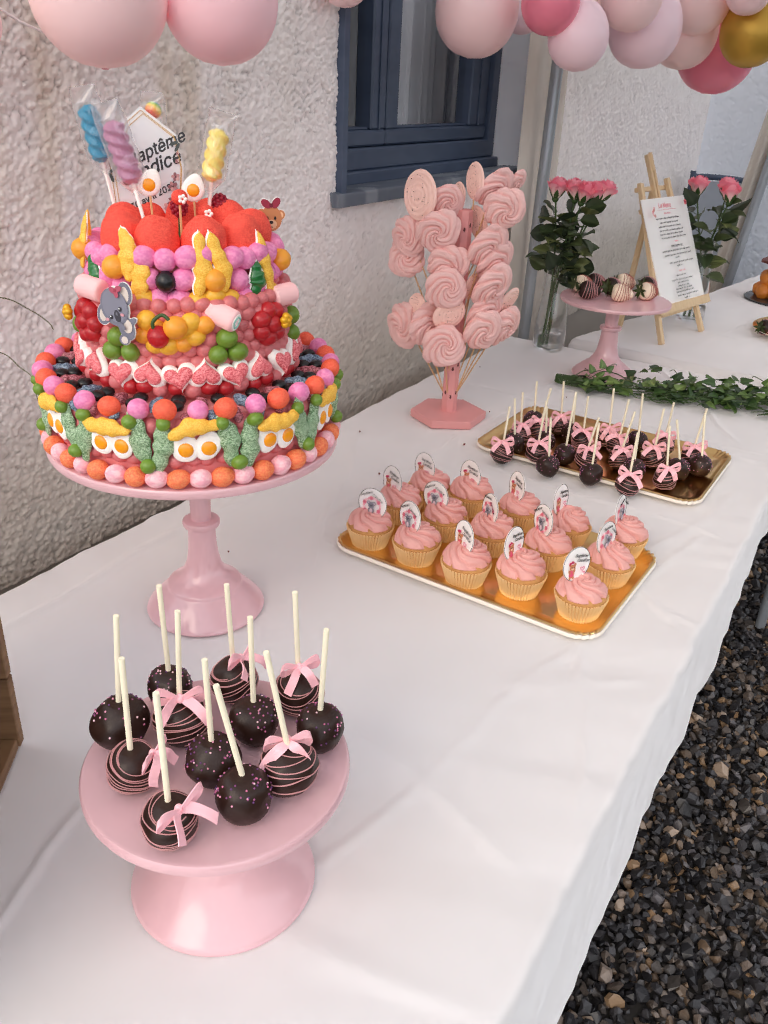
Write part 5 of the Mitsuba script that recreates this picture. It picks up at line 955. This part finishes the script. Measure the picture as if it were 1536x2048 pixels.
# ---------------------------------------------------------------- garland of ivy on the near table
gl = thing('leaf_garland', 'artificial green ivy garland lying across the near table', 'garland'); r = np.random.default_rng(21)
GC = spline([(1.915, .665), (1.945, .56), (1.962, .46), (1.990, .37), (2.025, .28), (2.06, .18), (2.10, .06), (2.13, -.02)], 120); gt = np.gradient(GC, axis=0); gt /= np.linalg.norm(gt, axis=1, keepdims=True); gn = np.stack([-gt[:, 1], gt[:, 0]], 1)
def gpt(s, w, z): i = int(np.clip(s, 0, .999) * 119); q = GC[i] + gn[i] * w; return A3(q[0], q[1], TZ + z)
st_ = []
for k in range(80):
    s0 = r.uniform(.0, .85); L = r.uniform(.12, .4); w0 = r.uniform(-.055, .055); pts = [gpt(min(s0 + L * u, .999), w0 * min(1, .3 + (s0 + L * u) * 4) + .012 * math.sin(u * 7 + k), .004 + .022 * r.random() * math.sin(u * PI) + .002) for u in np.linspace(0, 1, 7)]; st_.append(tube(spline(pts, 22), .0011, 5))
for k in range(9): st_.append(tube(spline([gpt(.16, -.035 + .008 * k, .004), gpt(.06, -.028 + .006 * k, .004 + .001 * k), gpt(0.0, -.008 + .002 * k, .004 + .0015 * k), gpt(.05, .045 - .004 * k, .004), gpt(.16, .06 - .006 * k, .004)], 24), .0013, 5))
add(gl + '__stem', cat(*st_), 'stem_green', smooth=True, kind='stuff')
def leaf_at(p, d, nrm, L, c): d = unit(d); nrm = unit(nrm - d * (np.asarray(nrm) @ d)); add(gl + '__leaf', IV[c], None, M=frame(p, d, np.cross(nrm, d), nrm, L))
for k in range(292):
    s = .06 + .94 * r.random() ** .85; w = r.normal() * .042 * min(1, .4 + s * 3); hgt = abs(r.normal()) * .020 * min(1, s * 3) + .006; a = r.uniform(0, 2 * PI); L = r.uniform(.022, .036)
    leaf_at(gpt(s, np.clip(w, -.085, .085), min(hgt, .05)), A3(math.cos(a), math.sin(a), r.uniform(-.1, .5)), A3(*r.normal(size=2) * .55, 1), L, int(r.choice(5, p=[.28, .28, .2, .16, .08])))
def sprig(pts, lv):
    add(gl + '__stem', tube(spline(pts, 30), .0009, 5), 'stem_green', smooth=True)
    for p, d, L in lv: leaf_at(A3(*p), A3(*d), A3(-.7, -.5, .5), L, int(r.integers(1, 4)))
sprig([(1.94, .60, TZ + .005), (1.935, .588, TZ + .03), (1.93, .560, TZ + .048), (1.93, .535, TZ + .066), (1.93, .528, TZ + .064)], [((1.934, .583, TZ + .034), (.0, .008, .02), .022), ((1.93, .560, TZ + .05), (0, .004, .02), .022), ((1.93, .548, TZ + .045), (.0, -.01, .012), .02), ((1.93, .57, TZ + .026), (0, -.012, .012), .022)])
sprig([(1.975, .43, TZ + .02), (1.985, .40, TZ + .045), (1.99, .41, TZ + .062), (1.99, .42, TZ + .058)], [((1.985, .405, TZ + .04), (0, -.01, .015), .026)])
sprig([(2.05, .24, TZ + .02), (2.06, .22, TZ + .05), (2.065, .245, TZ + .062), (2.065, .25, TZ + .058)], [((2.06, .22, TZ + .045), (0, -.01, .015), .03), ((2.06, .20, TZ + .04), (0, -.015, .01), .03)])

# ---------------------------------------------------------------- chair, crate, grass, balloons, hedge
ch = thing('garden_chair', 'garden chair with dark navy tube frame behind the far table', 'chair'); M = at((4.28, .87, 0), .05)
W, Hh = .105, 1.035
fp = spline([(0, W, 0), (0, W, .45), (0, W, Hh - .03), (0, W - .02, Hh), (0, -W, Hh + .0), (0, -W - .03, Hh - .03), (0, -W - .03, .45), (0, -W - .03, 0)], 90); add(ch + '__frame', tube(fp, .0125, 10), 'navy_metal', smooth=True, M=M)
add(ch + '__backrest', grid(np.stack([np.stack([np.full(9, .012 * math.sin(z * 3)), np.linspace(W - .012, -W - .018, 9), np.full(9, z)], 1) for z in np.linspace(.42, Hh - .014, 12)])), 'chair_mesh', smooth=True, M=M)
add(ch + '__seat', box(-.0 + .14, -.015, .43, .25, .21, .02, .004), 'chair_mesh', smooth=False, M=M)
for y in (W - .01, -W - .02): add(ch + '__leg', stick((.26, y, .43), (.29, y, 0), .011), 'navy_metal', M=M)
cr = thing('wooden_crate', 'open brown wooden crate at the left picture edge', 'crate'); CD, CB_ = A3(-.797, -.604, 0), A3(-.604, .797, 0); CM = frame(A3(.402, .662, TZ), CD, -CB_, (0, 0, 1))
def plank(x0, x1, y0, y1, z0, z1): return box((x0 + x1) / 2, (y0 + y1) / 2, (z0 + z1) / 2, x1 - x0, y1 - y0, z1 - z0, .0012)
Lc, Dc, Hc = .36, .22, .27
for k in range(3): z0 = .002 + k * .088; add(cr + '__plank', plank(0, .013, -Dc, 0, z0, z0 + .086), 'crate_wood', smooth=False, M=CM); add(cr + '__plank', plank(Lc - .013, Lc, -Dc, 0, z0, z0 + .086), 'crate_wood', smooth=False, M=CM); add(cr + '__plank', plank(.0135, Lc - .0135, -Dc, -Dc + .010, z0, z0 + .086), 'crate_wood', smooth=False, M=CM)
for k in range(3): y0 = -Dc + .0105 + k * .0695; add(cr + '__plank', plank(.0135, Lc - .0135, y0, y0 + .0685, .001, .014), 'crate_wood', smooth=False, M=CM); add(cr + '__plank', plank(.0135, Lc - .0135, y0, y0 + .0685, Hc - .02, Hc - .007), 'crate_wood', smooth=False, M=CM)
add(cr + '__corner_post', plank(.0135, .034, -Dc + .0105, -Dc + .031, .0145, Hc - .021), 'crate_wood', smooth=False, M=CM)
gp = thing('grass_plant', 'thin green grass blades arching in from the left against the wall', 'plant')
def blade(pts, w, key='__blade'): P = spline(pts, 50); u = np.linspace(0, 1, 50); add(gp + key, sweep(P, ring(6)[None] * np.stack([w * (1 - u) ** .5 + .0004, (w * .3) * (1 - u) ** .5 + .0003], 1)[:, None, :]), 'leaf', smooth=True, color=np.tile(lin(92, 100, 62), (302, 1)))
blade([(.45, .985, 0), (.47, .975, .5), (.52, .965, .95), (.59, .955, 1.118), (.655, .95, 1.1157), (.695, .95, 1.0928), (.720, .95, 1.072), (.7263, .95, 1.0603)], .0024)
blade([(.46, .985, 0), (.48, .975, .4), (.53, .965, .9), (.59, .955, 1.058), (.6427, .95, 1.0488), (.6677, .95, 1.0232), (.676, .94, 1.010), (.664, .92, .995), (.655, .905, .985)], .0016)
for k in range(10): a = k * .9; blade([(.45 + .01 * math.cos(a), .985, 0), (.42 + .03 * math.cos(a), .98, .4), (.38 + .08 * math.cos(a), .96 + .02 * math.sin(a), .75 + .02 * k), (.33 + .12 * math.cos(a), .93, .95 + .012 * k)], .002)
def balloon(tip):
    z = np.linspace(-1, 1, 40); a = np.arccos(-z) ; prof = [(math.sin(q) * (1 + .06 * math.cos(q)), -math.cos(q) * 1.10 - (.0)) for q in a]
    prof[0] = (0.0, prof[0][1] - (.02 if tip else 0)); return lathe(prof, 64)
BM = {}
def bln(x, y, z, r_, c, lb, tilt=(0, 0), knot=False):
    k = thing('balloon', lb, 'balloon', None); m = 'balloon_' + c
    if m not in BM: BM[m] = ply(balloon(0), m, smooth=True)
    M = T().translate([x, y, z]).rotate([1, 0, 0], tilt[0]).rotate([0, 1, 0], tilt[1]).scale(r_); add(k + '__skin', BM[m], None, M=M)
    if knot:
        add(k + '__tip', lump(lathe([(0, -1.108), (.05, -1.102), (.055, -1.09), (.0, -1.08)], 16), .01, 1), 'balloon_deep', smooth=True, M=M)
BALLOONS = [(.7765, .8608, 1.4559, .0758, 'blush', 'large blush pink balloon with darker tip at the top left', (0, 0), 1), (.8887, .7808, 1.4558, .0675, 'rose', 'rose pink balloon above the cake, left of the window', (0, 0), 0), (1.7718, .8841, 1.5092, .0828, 'blush', 'large blush balloon covering the window top right', (6, 4), 0),
 (2.031, .9014, 1.5238, .0446, 'mauve', 'small mauve balloon behind the hot pink one beside the window', (0, 0), 0), (1.7454, .7187, 1.5202, .0545, 'hot', 'hot pink balloon at the top, right of the window', (0, 12), 1), (1.803, .6775, 1.4666, .0581, 'mauve', 'mauve balloon hanging lowest in front of the first gazebo pole', (0, 0), 0),
 (1.9436, .6283, 1.545, .0598, 'blush', 'blush balloon at the very top above the paler one in the middle', (0, 0), 0), (2.0486, .6255, 1.4995, .0760, 'mauve', 'big pale mauve balloon in the middle of the right hand cluster', (0, -10), 0), (2.3213, .6121, 1.5064, .0763, 'pale', 'peach pink balloon between the mauve and deep pink ones', (0, 0), 0),
 (2.4649, .5608, 1.478, .0949, 'hot', 'large deep pink balloon behind the gold one', (10, 0), 0), (2.2844, .4536, 1.5067, .0691, 'gold', 'shiny gold balloon at the top right corner', (-12, 8), 0), (2.2514, .5744, 1.571, .0725, 'pale', 'pale pink balloon above and left of the gold one', (0, 0), 0), (2.1943, .4588, 1.5796, .0475, 'blush', 'small blush balloon above the gold one', (0, 0), 0),
 (.6480, .913, 1.4135, .0296, 'blush', 'sliver of a blush balloon at the left picture edge', (0, 0), 0), (1.4617, .9939, 1.5346, .0458, 'blush', 'blush balloon just showing above the window left corner', (0, 0), 0), (2.1383, .7668, 1.5711, .0669, 'pale', 'pale balloon at the top behind the mauve cluster', (0, 0), 0)]
for q in BALLOONS: bln(*q[:4], q[4], q[5], q[6], q[7])
k = add('hanging_string', tube(spline([(-.3, .93, 2.1), (.655, .913, 1.44), (.7765, .8608, 1.50), (.8887, .7808, 1.52), (1.46, .98, 1.57), (1.7718, .8841, 1.58), (1.7454, .7187, 1.57), (1.9436, .6283, 1.6), (2.14, .76, 1.62), (2.25, .5744, 1.62), (2.45, .56, 1.60), (2.6, .80, 2.1)], 120), .0015, 6), 'white_plastic', smooth=True); tag(k, 'thin cord that the pink balloons are tied to', 'cord')
hd = thing('hedge', 'tall green hedge across the yard, seen only reflected in the window', 'hedge'); r = np.random.default_rng(33); N = 9000
c = np.stack([r.uniform(-2, 22, N), -6.3 + np.abs(r.normal(size=N)) * -.25, r.uniform(0, 2.5, N)], 1); c[:, 1] += .35 * meshkit.fbm(c * [1, 0, 1.2], 2); d1 = r.normal(size=(N, 3)); d1 /= np.linalg.norm(d1, axis=1, keepdims=True); d2 = np.cross(d1, r.normal(size=(N, 3))); d2 /= np.linalg.norm(d2, axis=1, keepdims=True); sz = r.uniform(.05, .10, (N, 1))
V = np.stack([c - d1 * sz, c + d2 * sz * .5, c + d1 * sz, c - d2 * sz * .5], 1).reshape(-1, 3); f = np.arange(N)[:, None] * 4; Fh = np.vstack([f + [0, 1, 2], f + [0, 2, 3]])
add(hd + '__foliage', tm(V, Fh), 'leaf', smooth=False, color=np.repeat(np.array([lin(150, 168, 122), lin(176, 190, 150), lin(116, 138, 92)])[r.integers(0, 3, N)], 4, 0), kind='stuff'); add(hd + '__core', box(10, -6.75, 1.2, 24, .5, 2.3), 'stem_green', smooth=False)

pg = thing('timber_pergola', 'dark brown timber pergola across the yard, seen only reflected in the window', 'pergola')
for x in (4.2, 6.4, 8.6, 10.8, 13.0): add(pg + '__post', box(x, -4.4, 1.15, .14, .14, 2.3, .01), 'soil', smooth=False)
add(pg + '__beam', box(8.6, -4.4, 2.38, 9.4, .16, .16, .01), 'soil', smooth=False); add(pg + '__rail', box(8.6, -4.4, 1.62, 9.2, .05, .10, .005), 'soil', smooth=False)
